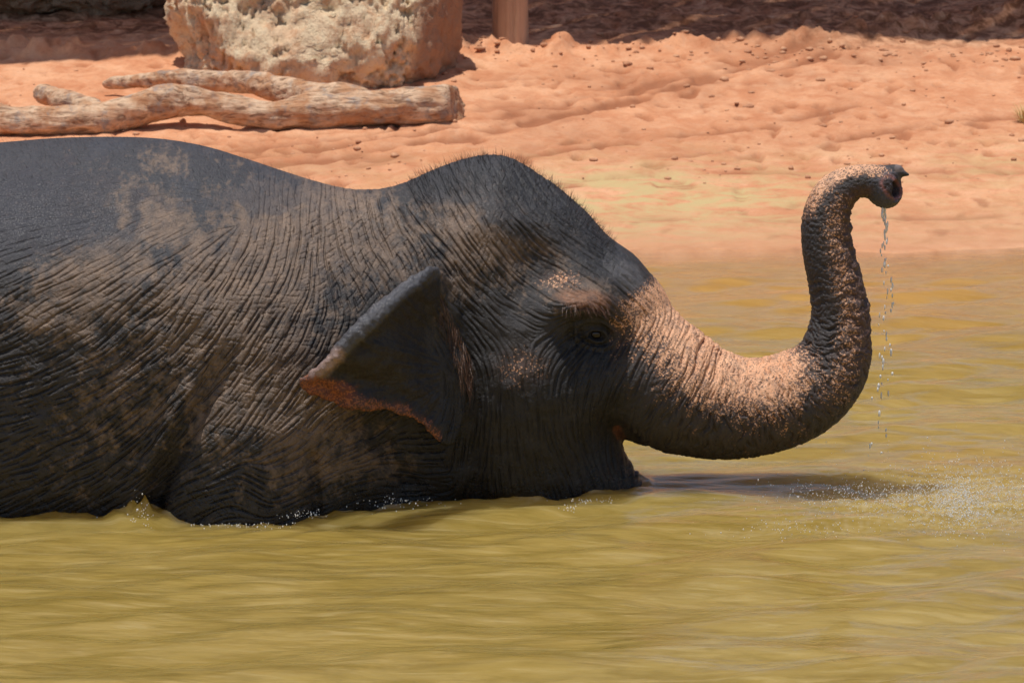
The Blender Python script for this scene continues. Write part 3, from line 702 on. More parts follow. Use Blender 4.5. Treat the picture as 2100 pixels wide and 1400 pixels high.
m = Mat('elephant_skin')
c = m.coord()
colr = m.attr('skin').outputs['Color']; pk = m.attr('pink').outputs['Fac']; wt = m.attr('wet').outputs['Fac']
fn = m.noise(c, 120, 4, 0.7); fr = m.vor(c, 215.0, 'F1', 'Color'); sep = m.node('ShaderNodeSeparateColor'); m.link(fr, sep.inputs[0])
frk = m.math('GREATER_THAN', m.math('ADD', pk, m.math('MULTIPLY', m.math('SUBTRACT', m.noise(c, 30, 3, .6), 0.5), 0.9)), m.math('ADD', m.math('MULTIPLY', sep.outputs[0], 0.85), 0.12))
frk = m.math('MULTIPLY', frk, m.ramp(pk, (0.03, 0.0), (0.35, 0.9)))
pinkc = m.mix(m.noise(c, 12, 3, .5), (0.80, 0.38, 0.190), (0.93, 0.54, 0.32))
rst = m.attr('rust').outputs['Fac']; colr = m.mix(m.math('MULTIPLY', m.math('GREATER_THAN', rst, m.math('ADD', m.math('MULTIPLY', sep.outputs[1], 0.8), 0.1)), 0.9), colr, (0.36, 0.115, 0.042))
base = m.mix(m.math('MULTIPLY', m.math('MULTIPLY', pk, pk), 0.55), colr, pinkc)
base = m.mix(frk, base, pinkc)
vd = m.vor(c, 260.0, 'F1', 'Color'); sp2 = m.node('ShaderNodeSeparateColor'); m.link(vd, sp2.inputs[0])
base = m.mix(m.math('MULTIPLY', m.math('LESS_THAN', sp2.outputs[0], m.math('SUBTRACT', 0.42, m.math('MULTIPLY', pk, 0.26))), m.ramp(pk, (.05, 0.0), (.3, .75))), base, (0.085, 0.045, 0.035))
mott = m.noise(c, 26, 5, .7, .3); base = m.mix(m.ramp(mott, (0.30, 0.55), (0.52, 0.0)), base, (0.040, 0.040, 0.047))
base = m.mix(m.math('MULTIPLY', m.ramp(m.noise(c, 48, 4, .7), (0.55, 0.0), (0.72, 0.30)), m.attr('dusty').outputs['Fac']), base, (0.28, 0.185, 0.125))
base = m.mix(m.ramp(fn, (0.32, 0.45), (0.5, 0.0)), base, (0.018, 0.015, 0.015))
base = m.mix(m.ramp(fn, (0.55, 0.0), (0.75, 0.35)), base, (0.22, 0.17, 0.14), 'SCREEN') if False else base
cell = m.vor(c, 210, 'DISTANCE_TO_EDGE'); cell2 = m.vor(m.coord((1, 1, 1)), 95, 'DISTANCE_TO_EDGE')
hh = m.math('ADD', m.ramp(cell, (0.0, 0.0), (0.16, 1.0)), m.math('MULTIPLY', m.ramp(cell2, (0.0, 0.0), (0.10, 1.0)), 1.2))
fa = m.attr('fold').outputs['Fac']; fb = m.attr('cross').outputs['Fac']
mr = lambda v, a_, b_: (lambda n_: (n_.inputs[1].__setattr__('default_value', a_), n_.inputs[2].__setattr__('default_value', b_), m.link(v, n_.inputs[0]), n_.outputs[0])[3])(m.node('ShaderNodeMapRange', interpolation_type='SMOOTHSTEP'))
fh = m.math('ADD', mr(fa, -1.3, -0.45), m.math('MULTIPLY', mr(fb, -1.6, -0.7), 0.28))
fh = m.math('MULTIPLY', fh, m.attr('folds').outputs['Fac'])
nb = m.bump(fh, 1.0, 0.0040)
nb = m.bump(hh, 0.5, 0.0016, nb); nb = m.bump(fn, 0.4, 0.002, nb)
rgh = m.math('SUBTRACT', m.math('ADD', 0.52, m.math('MULTIPLY', m.math('SUBTRACT', fn, 0.5), 0.35)), m.math('MULTIPLY', wt, 0.30))
SKIN = m.out(Base_Color=base, Roughness=rgh, Normal=nb)
m.b.inputs['Specular IOR Level'].default_value = 0.5
ele = empty('elephant', (-0.86, 0, -1.15))
tag(ele, 'wet dark grey elephant wading in the pond with its trunk curled up', 'elephant')
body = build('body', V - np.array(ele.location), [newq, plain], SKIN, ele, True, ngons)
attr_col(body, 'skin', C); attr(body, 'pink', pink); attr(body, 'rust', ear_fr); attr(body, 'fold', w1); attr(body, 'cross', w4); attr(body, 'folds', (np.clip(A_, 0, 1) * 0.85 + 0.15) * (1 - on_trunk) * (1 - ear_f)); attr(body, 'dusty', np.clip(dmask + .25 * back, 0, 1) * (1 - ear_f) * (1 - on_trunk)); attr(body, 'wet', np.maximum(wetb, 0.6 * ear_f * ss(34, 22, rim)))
BO = np.array(ele.location)

# eyeballs
m = Mat('eye'); EYEM = m.out(Base_Color=(0.012, 0.008, 0.006), Roughness=0.06)
def uv_sphere(n=24, k=14):
    v = [(0, 0, 1)]; f = []
    for i in range(1, k):
        t = math.pi * i / k
        for j in range(n):
            p = 2 * math.pi * j / n; v.append((math.sin(t) * math.cos(p), math.sin(t) * math.sin(p), math.cos(t)))
    v.append((0, 0, -1)); tris = []
    for j in range(n): tris.append((0, 1 + j, 1 + (j + 1) % n)); tris.append((len(v) - 1, 1 + (k - 2) * n + (j + 1) % n, 1 + (k - 2) * n + j))
    for i in range(k - 2):
        for j in range(n):
            a, b = 1 + i * n + j, 1 + i * n + (j + 1) % n; tris.append((a, a + n, b + n)); tris.append((a, b + n, b))
    return np.array(v), np.array(tris)
sv, sf = uv_sphere()
near = eye_m & (V[:, 1] < 0) & (er < 10); eyeP = V[near].mean(0)
for sgn in (1, -1):
    p = eyeP * np.array([1, sgn, 1]); p = p + np.array([0, 0.012 * sgn, 0])
    build('eye', sv * np.array([.024, .020, .021]) + p - BO, sf, EYEM, ele)

# hair: bristles on the crown, forehead, and tawny hair before the ear
def hairs(name, mask, n, length, lean, r, colr, seed, spread=0.5):
    rg = np.random.default_rng(seed); cand = np.nonzero(mask)[0]; pick = rg.choice(cand, n); p = V[pick]; nn = N[pick]
    d = nn + np.asarray(lean) + rg.normal(0, spread * 0.5, (n, 3)); d /= np.linalg.norm(d, axis=1)[:, None]
    L = length * rg.uniform(0.35, 1.15, n)[:, None]
    a = np.cross(d, rg.normal(size=(n, 3))); a /= np.linalg.norm(a, axis=1)[:, None]; b = np.cross(d, a)
    bend = (np.asarray(lean) * 0.35 + rg.normal(0, .12, (n, 3))) * L
    vs_, q = [], []
    for k, (t, w) in enumerate(((-0.05, 1.0), (0.5, 0.75), (1.0, 0.12))):
        cpt = p + d * L * t + bend * t * t
        for j in range(3):
            an = 2 * math.pi * j / 3; vs_.append(cpt + (a * math.cos(an) + b * math.sin(an)) * r * w)
    VV = np.stack(vs_, 1).reshape(-1, 3); base_ = np.arange(n)[:, None] * 9
    for k in (0, 1):
        for j in range(3):
            q.append(base_ + np.array([[k * 3 + j, k * 3 + (j + 1) % 3, k * 3 + 3 + (j + 1) % 3, k * 3 + 3 + j]]))
    mm = Mat(name + '_fibre'); mt = mm.out(Base_Color=colr, Roughness=0.45)
    return tag(build(name, VV - BO, np.concatenate(q), mt, ele, False), kind='stuff')
top_line = np.interp(PX, [850, 930, 1015, 1105, 1210, 1300], [366, 334, 319, 358, 443, 522])
cm = (PX > 840) & (PX < 1260) & (PY < top_line + 130) & (V[:, 1] < .2) & isfine & ~is_ear & (np.abs(N[:, 0]) < .97)
hairs('crown_hair', cm & (PY < top_line + 70), 1100, 0.028, (-0.15, 0, 0.35), 0.0005, (0.020, 0.017, 0.016), 1)
hairs('forehead_hair', cm, 1800, 0.016, (0.3, -0.1, -0.2), 0.0004, (0.030, 0.024, 0.020), 2)
em = (seg_dist(PX, PY, [(893, 612), (925, 672), (950, 735), (960, 785)])[0] < 15) & (V[:, 1] < 0) & isfine & ~is_ear
hairs('ear_hair', em, 420, 0.042, (-0.2, -0.1, -1.1), 0.0005, (0.13, 0.058, 0.026), 3, 0.35)
bm2 = (seg_dist(PX, PY, [(1160, 628), (1200, 625), (1240, 632)])[0] < 10) & (V[:, 1] < 0) & isfine
hairs('eyelash_hair', bm2, 160, 0.026, (0.1, -0.2, -0.9), 0.0005, (0.12, 0.05, 0.025), 4, 0.3)
back_m = (PY < 420) & (PX > 0) & (PX < 850) & (V[:, 1] < .1) & isfine
hairs('back_hair', back_m, 700, 0.018, (-0.5, 0, 0.1), 0.0004, (0.04, 0.034, 0.03), 5, .4)

# ================================================================== water meets the animal
wl_sel = (np.abs(V[:, 2]) < 0.012)
wlx = V[wl_sel]; 
halfw = np.zeros(len(gx))
k0 = np.searchsorted(gz, 0.0)
ix = np.clip(((wlx[:, 0] - gx[0]) / H).astype(int), 0, len(gx) - 1); np.maximum.at(halfw, ix, np.abs(wlx[:, 1]))
hw = np.interp(WX, gx, halfw); ddist = np.abs(WY) - hw
ddist = np.where((WX > gx[0]) & (WX < 0.44), ddist, 9.0)
edge_n = fbm(WX * 9, WY * 9, 4.0, 3)
WZ = WZ + 0.016 * np.exp(-np.clip(ddist, 0, 9) / 0.035) * (0.5 + 1.0 * edge_n) + 0.006 * np.exp(-np.clip(ddist, 0, 9) / 0.22) * np.sin(ddist * 42 + 3 * fbm(WX * 2, WY * 2, 1.0, 2))
wsp = at(np.array([290.0]), np.array([1070.0]), -0.5)[0]
pk_ = np.hypot((WX - wsp[0]) / 0.05, (WY + 0.50) / 0.05); WZ = WZ + 0.05 * np.exp(-pk_**2) * (1 + 0.9 * noise(WX * 40, WY * 40, 2.0)) + 0.02 * np.exp(-((pk_ - 1.7) / .6)**2)
WZ = np.where(WY > SH(WX) + 0.4, -0.02, WZ)
m = Mat('muddy_water')
c = m.coord(); sh_ = m.attr('shallow').outputs['Fac']; foam = m.attr('foam').outputs['Fac']
drift = m.noise(m.coord((0.6, 1.6, 1)), 1.6, 4, .55, .6); streak = m.noise(m.coord((1.0, 3.5, 1)), 5.0, 5, .6, .5)
deep = m.mix(m.ramp(drift, (0.3, 0.0), (0.7, 1.0)), (0.270, 0.182, 0.040), (0.345, 0.240, 0.068))
deep = m.mix(m.ramp(streak, (0.35, 0.45), (0.55, 0.0)), deep, (0.185, 0.120, 0.020))
st2 = m.noise(m.coord((0.45, 3.0, 1), (0, 0, -0.3)), 9, 5, .62, .5); deep = m.mix(m.ramp(st2, (0.52, 0.0), (0.68, 0.55)), deep, (0.42, 0.31, 0.12)); deep = m.mix(m.ramp(st2, (0.32, 0.5), (0.46, 0.0)), deep, (0.20, 0.130, 0.022))  # pale and dark streaks painted in to imitate rippled reflections
shal = m.mix(m.ramp(streak, (0.3, 0.0), (0.7, 1.0)), (0.36, 0.185, 0.045), (0.45, 0.250, 0.075))
base = m.mix(sh_, deep, shal)
base = m.mix(foam, base, (0.62, 0.58, 0.48))
rip = m.noise(m.coord((0.55, 1.9, 1), (0, 0, -0.25)), 26, 4, .55, .3); rip2 = m.noise(m.coord((0.6, 1.8, 1)), 80, 3, .5, .2)
nb = m.bump(m.math('ADD', rip, m.math('MULTIPLY', rip2, 0.12)), 0.34, 0.008)
m.b.subsurface_method = 'BURLEY'; m.b.inputs['Subsurface Weight'].default_value = 0.9; m.b.inputs['Subsurface Radius'].default_value = (1.0, 0.75, 0.35); m.b.inputs['Subsurface Scale'].default_value = 0.45
WATER = m.out(Base_Color=base, Roughness=0.02, IOR=1.33, Normal=nb, Alpha=m.attr('cover').outputs['Fac'])
jw, kw = np.meshgrid(np.arange(len(wx) - 1), np.arange(len(wy) - 1), indexing='ij'); L_ = len(wy)
WQ = np.stack([jw * L_ + kw, (jw + 1) * L_ + kw, (jw + 1) * L_ + kw + 1, jw * L_ + kw + 1], -1).reshape(-1, 4)
water = build('water', np.stack([WX, WY, WZ], -1).reshape(-1, 3), WQ, WATER)
dep = SH(WX) - WY
attr(water, 'shallow', np.clip(ss(3.6, 0.2, dep + 0.5 * fbm(WX * 1.2, WY * 1.2, 2.0, 3)) + 0.25 * gauss(WPX, WPY, 1950, 940, 200, 40), 0, 1).ravel())
attr(water, 'cover', ss(-0.12, 0.55, dep + 0.10 * fbm(WX * 2.2, WY * 2.2, 3.0, 3)).ravel())
fo = np.clip(chop, 0, 1) * ss(.12, .6, fbm(WX * 85, WY * 40, 6.0, 2)) * .28 + np.exp(-np.clip(ddist, 0, 9) / 0.02) * ss(0.05, 0.5, fbm(WX * 14, WY * 14, 7.0, 3)) * .6
attr(water, 'foam', np.clip(fo, 0, .85).ravel())
tag(water, 'muddy olive pond water with small ripples', kind='structure')

# drops and splashes
m = Mat('glint_white_water'); m.b.inputs['Transmission Weight'].default_value = 0.25
DROP = m.out(Base_Color=(0.96, 0.95, 0.92), Roughness=0.25, IOR=1.33)  # near-white base colour stands in for sun glints on the drops
ico_v = np.array([(0, 0, 1.), (0, 0, -1.), (1, 0, 0), (-1, 0, 0), (0, 1, 0), (0, -1, 0)])
bmx = bmesh.new(); bmesh.ops.create_icosphere(bmx, subdivisions=2, radius=1.0)
iv = np.array([v.co[:] for v in bmx.verts]); if_ = np.array([[v.index for v in f.verts] for f in bmx.faces]); bmx.free()
def drops(name, P, S, parent=None):
    P = np.asarray(P); S = np.asarray(S); n = len(P)
    VV = (P[:, None, :] + iv[None] * S[:, None, :]).reshape(-1, 3); FF = (if_[None] + (np.arange(n) * len(iv))[:, None, None]).reshape(-1, 3)
    return build(name, VV, FF, DROP, parent)
rg = np.random.default_rng(21)
# thread of water from the trunk tip, breaking into beads
P, S = [], []
pyv = 424.0
while pyv < 930:
    f = (pyv - 424) / 500
    broken = f > 0.16
    if (not broken) or rg.random() < (0.75 - 0.15 * f):
        px = 1812 + 4 * math.sin(pyv / 23) + rg.normal(0, 2 + 14 * f) + (8 if 0.2 < f < .6 else 0) - 14 * max(f - .5, 0) * 2
        q = at(px, pyv, rg.normal(-.01, .01 + .05 * f)); P.append(q)
        r = rg.uniform(.0020, .0042) if broken else .0040 * (1 - f * 2)
        S.append((r * rg.uniform(.7, 1.1), r, r * (rg.uniform(1.2, 3.6) if broken else 3.2)))
    pyv += 4.0 if not broken else rg.uniform(3, 10)
st = drops('dripping_water', P, S); tag(st, 'thin string of water drops falling from the trunk tip', kind='stuff')
# spray over the choppy patch and along the waterline
P, S = [], []
for (cx, cy, sx, sy, n, r0, r1, hgt) in ((1985, 1020, 90, 34, 2200, .0006, .0022, .10), (1968, 1025, 24, 30, 700, .0007, .0026, .10), (1790, 1018, 110, 18, 900, .0006, .0020, .05), (1640, 1080, 80, 14, 110, .0008, .0024, .01), (1163, 1041, 8, 3, 40, .0008, .0026, .01), (1190, 1027, 9, 3, 40, .0008, .0026, .01),
                                  (1900, 960, 110, 40, 60, .0010, .0026, .15), (1210, 1026, 40, 5, 60, .0008, .0026, .02), (290, 1035, 14, 22, 200, .0006, .0028, .05),
                                  (120, 1064, 45, 3, 200, .0008, .0028, .006), (480, 1076, 60, 4, 100, .0008, .0024, .006), (610, 1052, 28, 7, 140, .0008, .0026, .02), (800, 1025, 60, 9, 160, .0007, .0024, .02)):
    for _ in range(n):
        px, py = rg.normal(cx, sx), rg.normal(cy, sy); hz = abs(rg.normal(0, hgt))
        d = ray(px, py); t = (hz - CAM[2]) / d[2]; q = CAM + d * t
        r = rg.uniform(r0, r1) * rg.uniform(.5, 1); P.append(q); S.append((r, r, r * rg.uniform(.9, 1.8)))
sp = drops('splash_spray', P, S); tag(sp, 'fine white spray of droplets thrown up over the water', kind='stuff')

# ================================================================== DRIFTWOOD LOG
def tube_sdf(name, chains, h, mat, wobble=0.014, seed=1, cut=None):
    allp = np.concatenate([c[:, :3] for c in chains]); rmax = max(c[:, 3].max() for c in chains)
    lo = allp.min(0) - rmax - 0.05; hi = allp.max(0) + rmax + 0.05
    ax = [np.arange(lo[i], hi[i], h) for i in range(3)]
    Fv = np.full([len(a) for a in ax], 0.3, np.float32)
    for ch in chains:
        for i in range(len(ch) - 1):
            p, q = ch[i], ch[i + 1]; r = max(p[3], q[3]) + 0.09
            sl_ = tuple(slice(*np.searchsorted(ax[k], (min(p[k], q[k]) - r, max(p[k], q[k]) + r))) for k in range(3))
            if min(s_.stop - s_.start for s_ in sl_) < 1: continue
            a, b, c_ = np.meshgrid(ax[0][sl_[0]], ax[1][sl_[1]], ax[2][sl_[2]], indexing='ij')
            Fv[sl_] = smin(Fv[sl_], capsule(a, b, c_, p[:3], q[:3], p[3], q[3]).astype(np.float32), 0.02)
    if cut is not None:
        cp_, cn_ = cut; a, b, c_ = np.meshgrid(*ax, indexing='ij'); Fv = smax(Fv, ((a - cp_[0]) * cn_[0] + (b - cp_[1]) * cn_[1] + (c_ - cp_[2]) * cn_[2]).astype(np.float32), 0.006)
    V_, Q_ = surface_nets(Fv, lo, h); E_, _ = edges_of(Q_); V_ = smooth(V_, E_, 3)
    N_ = vnormals(V_, np.concatenate([Q_[:, :3], Q_[:, [0, 2, 3]]]))
    d = wobble * fbm(V_[:, 0] * 5, V_[:, 1] * 9, V_[:, 2] * 9 + seed, 3) + 0.35 * wobble * np.clip(fbm(V_[:, 0] * 7, V_[:, 1] * 50, V_[:, 2] * 50, 2), -1, .3)
    return V_ + N_ * d[:, None], Q_
m = Mat('driftwood'); c = m.coord((0.22, 1, 1)); cc = m.coord()
gr = m.noise(c, 60, 5, .65, .8); bl = m.noise(cc, 6, 4, .6, .4); pt = m.noise(cc, 14, 4, .65)
base = m.ramp(bl, (0.34, (0.52, 0.29, 0.16)), (0.48, (0.66, 0.46, 0.30)), (0.60, (0.46, 0.23, 0.11)), (0.72, (0.60, 0.42, 0.28)))
base = m.mix(m.ramp(pt, (0.52, 0.0), (0.66, 0.8)), base, (0.27, 0.24, 0.22))
base = m.mix(m.ramp(gr, (0.36, 0.9), (0.50, 0.0)), base, (0.19, 0.095, 0.048))
base = m.mix(m.ramp(m.noise(m.coord((0.5, 1, 1)), 9, 5, .7, 1.2), (0.55, 0.0), (0.66, 0.85)), base, (0.42, 0.19, 0.085))
DRIFT = m.out(Base_Color=base, Roughness=0.85, Normal=m.bump(gr, .7, .012))
def on_bank(px, py, lift): 
    g = ground_hit(np.array([float(px)]), np.array([float(py)]))[0]; return g
def chain(pts):
    """(px, py of the centre, radius px, photo row of the contact line below it) -> points standing over that contact"""
    out = []
    for (px, py, r, py_c) in pts:
        g = ground_hit(np.array([float(px)]), np.array([float(py_c)]))[0]; p = at(px, py, g[1] + 0.05); s_ = (p[1] - CAM[1]) / FPX * 1.0
        out.append((*p, r * s_))
    return catmull(np.array(out), 5)
main_log = chain([(a, b + 4, r * 0.88, c) for a, b, r, c in [(968, 208, 40, 252), (900, 212, 44, 258), (800, 216, 40, 262), (700, 222, 38, 264), (620, 226, 38, 266), (555, 232, 29, 267), (480, 220, 28, 267), (400, 205, 30, 266), (340, 206, 34, 268), (270, 222, 34, 272),
                  (200, 240, 33, 276), (120, 244, 31, 278), (40, 243, 33, 278), (-60, 236, 36, 276), (-180, 226, 36, 272)]])
upper = chain([(740, 207, 30, 256), (660, 200, 27, 250), (590, 186, 24, 240), (520, 172, 22, 230), (440, 165, 19, 220), (360, 162, 15, 214), (290, 166, 13, 208), (218, 171, 10, 202)])
stub = chain([(205, 232, 22, 272), (150, 210, 20, 262), (105, 196, 18, 250), (84, 191, 17, 244)])
ce = at(942, 208, main_log[0][1]); LV, LQ = tube_sdf('driftwood_log', [main_log, upper, stub], 0.009, DRIFT, cut=(ce, (0.93, -0.30, 0.22)))
drift = build('driftwood_log', LV, LQ, DRIFT)
tag(drift, 'bleached forked driftwood log lying in front of the cream boulder', 'log')

# ================================================================== BOULDERS
def boulder(name, centre, half, planes, mat, seed, rot=0.0, sub_=7, amp=1.0, lobes=()):
    bmx = bmesh.new(); bmesh.ops.create_icosphere(bmx, subdivisions=sub_, radius=1.0)
    U = np.array([v.co[:] for v in bmx.verts]); Fc = np.array([[v.index for v in f.verts] for f in bmx.faces]); bmx.free()
    S_ = np.sign(U) * np.abs(U)**0.70; S_ /= np.linalg.norm(S_, axis=1)[:, None]**0.75
    P_ = S_ * np.asarray(half)
    for (n_, d_) in planes:
        n_ = np.array(n_, float); n_ /= np.linalg.norm(n_); e = P_ @ n_ - d_
        P_ = P_ - np.where(e > 0, e * 0.92, 0)[:, None] * n_
    for (c_, s_, h_) in lobes:
        w = np.exp(-((P_ - np.array(c_))**2).sum(1) / s_**2); P_ = P_ + (U * h_) * w[:, None]
    N_ = vnormals(P_, Fc); q = P_ + seed
    rdg = lambda f, o: 1 - 2 * np.abs(fbm(q[:, 0] * f, q[:, 1] * f, q[:, 2] * f + o, 3, .55))
    d = 0.070 * fbm(q[:, 0] * 2.1, q[:, 1] * 2.1, q[:, 2] * 2.1, 3) + 0.022 * rdg(5, 2) + 0.022 * fbm(q[:, 0] * 13, q[:, 1] * 13, q[:, 2] * 13, 3, .6); flat_ = ss(.80, .92, P_ @ np.array([.97, -.22, -.12]) / (half[0] * .93)); d = d * (1 - .45 * flat_)
    pits = np.clip(fbm(q[:, 0] * 20, q[:, 1] * 20, q[:, 2] * 26, 3, .6) - 0.20, 0, 1); d = d - 0.075 * np.minimum(pits, .45) * (1 - .7 * flat_)
    P_ = P_ + N_ * (amp * d)[:, None]
    N_ = vnormals(P_, Fc); q = P_ + seed
    P_ = P_ + N_ * (amp * 0.014 * (1 - .7 * flat_) * fbm(q[:, 0] * 45, q[:, 1] * 45, q[:, 2] * 45, 2))[:, None]
    cr, sr = math.cos(rot), math.sin(rot); P_ = np.stack([P_[:, 0] * cr - P_[:, 1] * sr, P_[:, 0] * sr + P_[:, 1] * cr, P_[:, 2]], 1)
    o = build(name, P_, Fc, mat); o.location = centre
    attr(o, 'facet', flat_)
    return o
def stone_mat(name, light, midc, darkc, red):
    m = Mat(name); c = m.coord(); a = m.noise(c, 4, 5, .6, .5); b_ = m.noise(c, 17, 5, .65, .4); f = m.noise(c, 70, 4, .7)
    base = m.ramp(a, (0.32, midc), (0.52, light), (0.72, midc)); base = m.mix(m.ramp(b_, (0.5, 0.0), (0.66, 0.75)), base, red)
    base = m.mix(m.ramp(f, (0.30, 0.7), (0.43, 0.0)), base, darkc)
    base = m.mix(m.math('MULTIPLY', m.attr('facet').outputs['Fac'], 0.8), base, (0.30, 0.135, 0.075))
    return m.out(Base_Color=base, Roughness=0.92, Normal=m.bump(m.math('ADD', f, m.math('MULTIPLY', b_, 1.2)), .8, .02))
LIME = stone_mat('limestone', (0.80, 0.63, 0.41), (0.70, 0.47, 0.29), (0.30, 0.16, 0.08), (0.58, 0.30, 0.155))
base_pt = ground_hit(np.array([645.0]), np.array([172.0]))[0]
sc_ = (base_pt[1] - CAM[1]) / FPX
bx_half = 300 * sc_ * 1.02
big = boulder('boulder', (base_pt[0], base_pt[1] + 0.40, base_pt[2] + 0.26), (bx_half, 0.56, 0.66), [((0.97, -0.22, -0.12), bx_half * 0.93), ((0, -1, 0.50), 0.40), ((0, 0, -1), 0.40), ((-.9, -.3, .1), bx_half * 0.93)], LIME, 3.1,
              lobes=[((-bx_half * 0.95, -0.15, 0.10), 0.16, 0.10), ((-bx_half * 0.95, -0.15, -0.12), 0.12, -0.10)])
tag(big, 'craggy cream boulder with a rusty side face behind the driftwood log', 'boulder')
b2 = ground_hit(np.array([150.0]), np.array([38.0]))[0]
BROWN = stone_mat('brown_stone', (0.42, 0.30, 0.19), (0.34, 0.22, 0.13), (0.16, 0.09, 0.05), (0.30, 0.16, 0.09))
sec = boulder('boulder', (b2[0] - 0.05, b2[1] + 0.5, b2[2] + 0.30), (0.62, 0.5, 0.42), [((0, 0, -1), 0.31)], BROWN, 9.4, sub_=6)
tag(sec, 'brown boulder in the shade behind the cream one', 'boulder')

# ================================================================== WOODEN POST, AND AN UNSEEN ROOF ADDED TO CAST THE SHADE
m = Mat('weathered_post_wood'); c = m.coord((1, 1, 0.06)); g1 = m.noise(c, 55, 5, .6, .6); g2 = m.noise(m.coord((1, 1, .3)), 9, 4, .6)
base = m.ramp(g2, (0.3, (0.46, 0.26, 0.155)), (0.6, (0.56, 0.35, 0.22)), (0.75, (0.60, 0.42, 0.28)))
base = m.mix(m.ramp(g1, (0.3, 0.7), (0.46, 0.0)), base, (0.26, 0.135, 0.075))
POST = m.out(Base_Color=base, Roughness=0.85, Normal=m.bump(g1, .6, .008))
shel = empty('added_shade_roof'); pb = ground_hit(np.array([1046.0]), np.array([101.0]))[0]
shel.location = (pb[0], pb[1], pb[2]); SL = np.array(shel.location)
tag(shel, 'unseen timber roof added to shade the ground behind the bank', 'shelter')
def post_mesh(r, h, seed, z0=-0.25):
    n, k = 36, 60; a = np.linspace(0, 2 * math.pi, n, endpoint=False); z = np.linspace(z0, h, k)
    A, Zz = np.meshgrid(a, z, indexing='ij'); rr_ = r * (1 + 0.05 * fbm(np.cos(A) * 2 + seed, np.sin(A) * 2, Zz * 0.8, 3) + 0.05 * np.exp(-(Zz - 0) / 0.15) * (Zz > -.3))
    crack = np.exp(-((A - (4.85 + 0.12 * np.sin(Zz * 2.2 + seed))) / 0.07)**2); rr_ = rr_ * (1 - 0.20 * crack)
    Pm = np.stack([rr_ * np.cos(A), rr_ * np.sin(A), Zz], -1).reshape(-1, 3); i, j = np.meshgrid(np.arange(n), np.arange(k - 1), indexing='ij')
    Qm = np.stack([i * k + j, ((i + 1) % n) * k + j, ((i + 1) % n) * k + j + 1, i * k + j + 1], -1).reshape(-1, 4); return Pm, Qm
rp = 36.5 * (pb[1] - CAM[1]) / FPX
ROOF_Z = 6.5
ca, sa = math.cos(math.radians(9)), math.sin(math.radians(9))
def rot_xy(x, y): return (x * ca - y * sa, x * sa + y * ca)
Pm, Qm = post_mesh(rp, 2.1, 0.0)
wp = build('wooden_post', Pm, Qm, POST, None, True, [list(range(59, 36 * 60, 60))]); wp.location = (pb[0], pb[1] + 0.04, pb[2])
tag(wp, 'weathered timber post with a long vertical split right of the cream boulder', 'post')
for (x, y) in ((6.0, 0.6), (-6.0, 0.6), (-6.0, 4.0), (0.0, 4.0), (6.0, 4.0)):
    X_, Y_ = rot_xy(x, y) if (x or y > 1) else (x, y)
    Pm, Qm = post_mesh(rp, ROOF_Z, x * 1.7 + y); gzp = float(ground_base(SL[0] + X_, SL[1] + Y_)) - SL[2]
    Pm[:, 2] = np.where(Pm[:, 2] < 0, Pm[:, 2] + gzp, Pm[:, 2] * (ROOF_Z - gzp) / ROOF_Z + gzp) if (x or y > 1) else Pm[:, 2]
    o = build('post', Pm, Qm, POST, shel); o.location = (X_, Y_, 0)
def beam(name, L, w, h, loc, rz):
    v = np.array([(sx * L / 2, sy * w / 2, sz * h / 2) for sx in (-1, 1) for sy in (-1, 1) for sz in (-1, 1)])
    f = np.array([(0, 1, 3, 2), (4, 6, 7, 5), (0, 4, 5, 1), (2, 3, 7, 6), (0, 2, 6, 4), (1, 5, 7, 3)])
    o = build(name, v, f, POST, shel, False); o.location = loc; o.rotation_euler = (0, 0, rz); return o
r9 = math.radians(9)
for yy in (0.6, 4.0):
    X_, Y_ = rot_xy(0, yy); beam('beam', 16, .16, .2, (X_, Y_, ROOF_Z + .10), r9)
# boards of the added roof, skewed with thin gaps to streak its shade
rr_ = random.Random(4); proto = None; BA = math.radians(42); du = np.array([math.cos(BA), math.sin(BA)]); dn_ = np.array([-du[1], du[0]])
off_ = -9.0
RX0, RX1, RY0, RY1 = -8.0, 8.0, -0.46, 4.6
while off_ < 16:
    w = rr_.uniform(.14, .24); gap = rr_.choice([0.003, 0.003, 0.004, 0.006, 0.010, 0.016])
    o0 = dn_ * (off_ + w / 2); ts = []
    t0, t1 = -99, 99
    for (o_, d_, a_, b_) in ((o0[0], du[0], RX0, RX1), (o0[1], du[1], RY0, RY1)):
        ta, tb_ = sorted(((a_ - o_) / d_, (b_ - o_) / d_)); t0 = max(t0, ta); t1 = min(t1, tb_)
    off_ += w + gap
    if t1 - t0 < 0.1: continue
    cxy = o0 + du * (t0 + t1) / 2; X_, Y_ = rot_xy(*cxy)
    if proto is None:
        proto = beam('roof_board', 1.0, 1.0, .03, (0, 0, 0), 0); o = proto
    else:
        o = proto.copy(); col.objects.link(o); o.parent = shel
    o.location = (X_, Y_, ROOF_Z + .216 + rr_.uniform(0, .012)); o.rotation_euler = (0, 0, r9 + BA); o.scale = (t1 - t0, w, 1)
X_, Y_ = rot_xy(0, RY0 + .02); beam('fascia', 16, .10, .16, (X_, Y_, ROOF_Z + .33), r9)

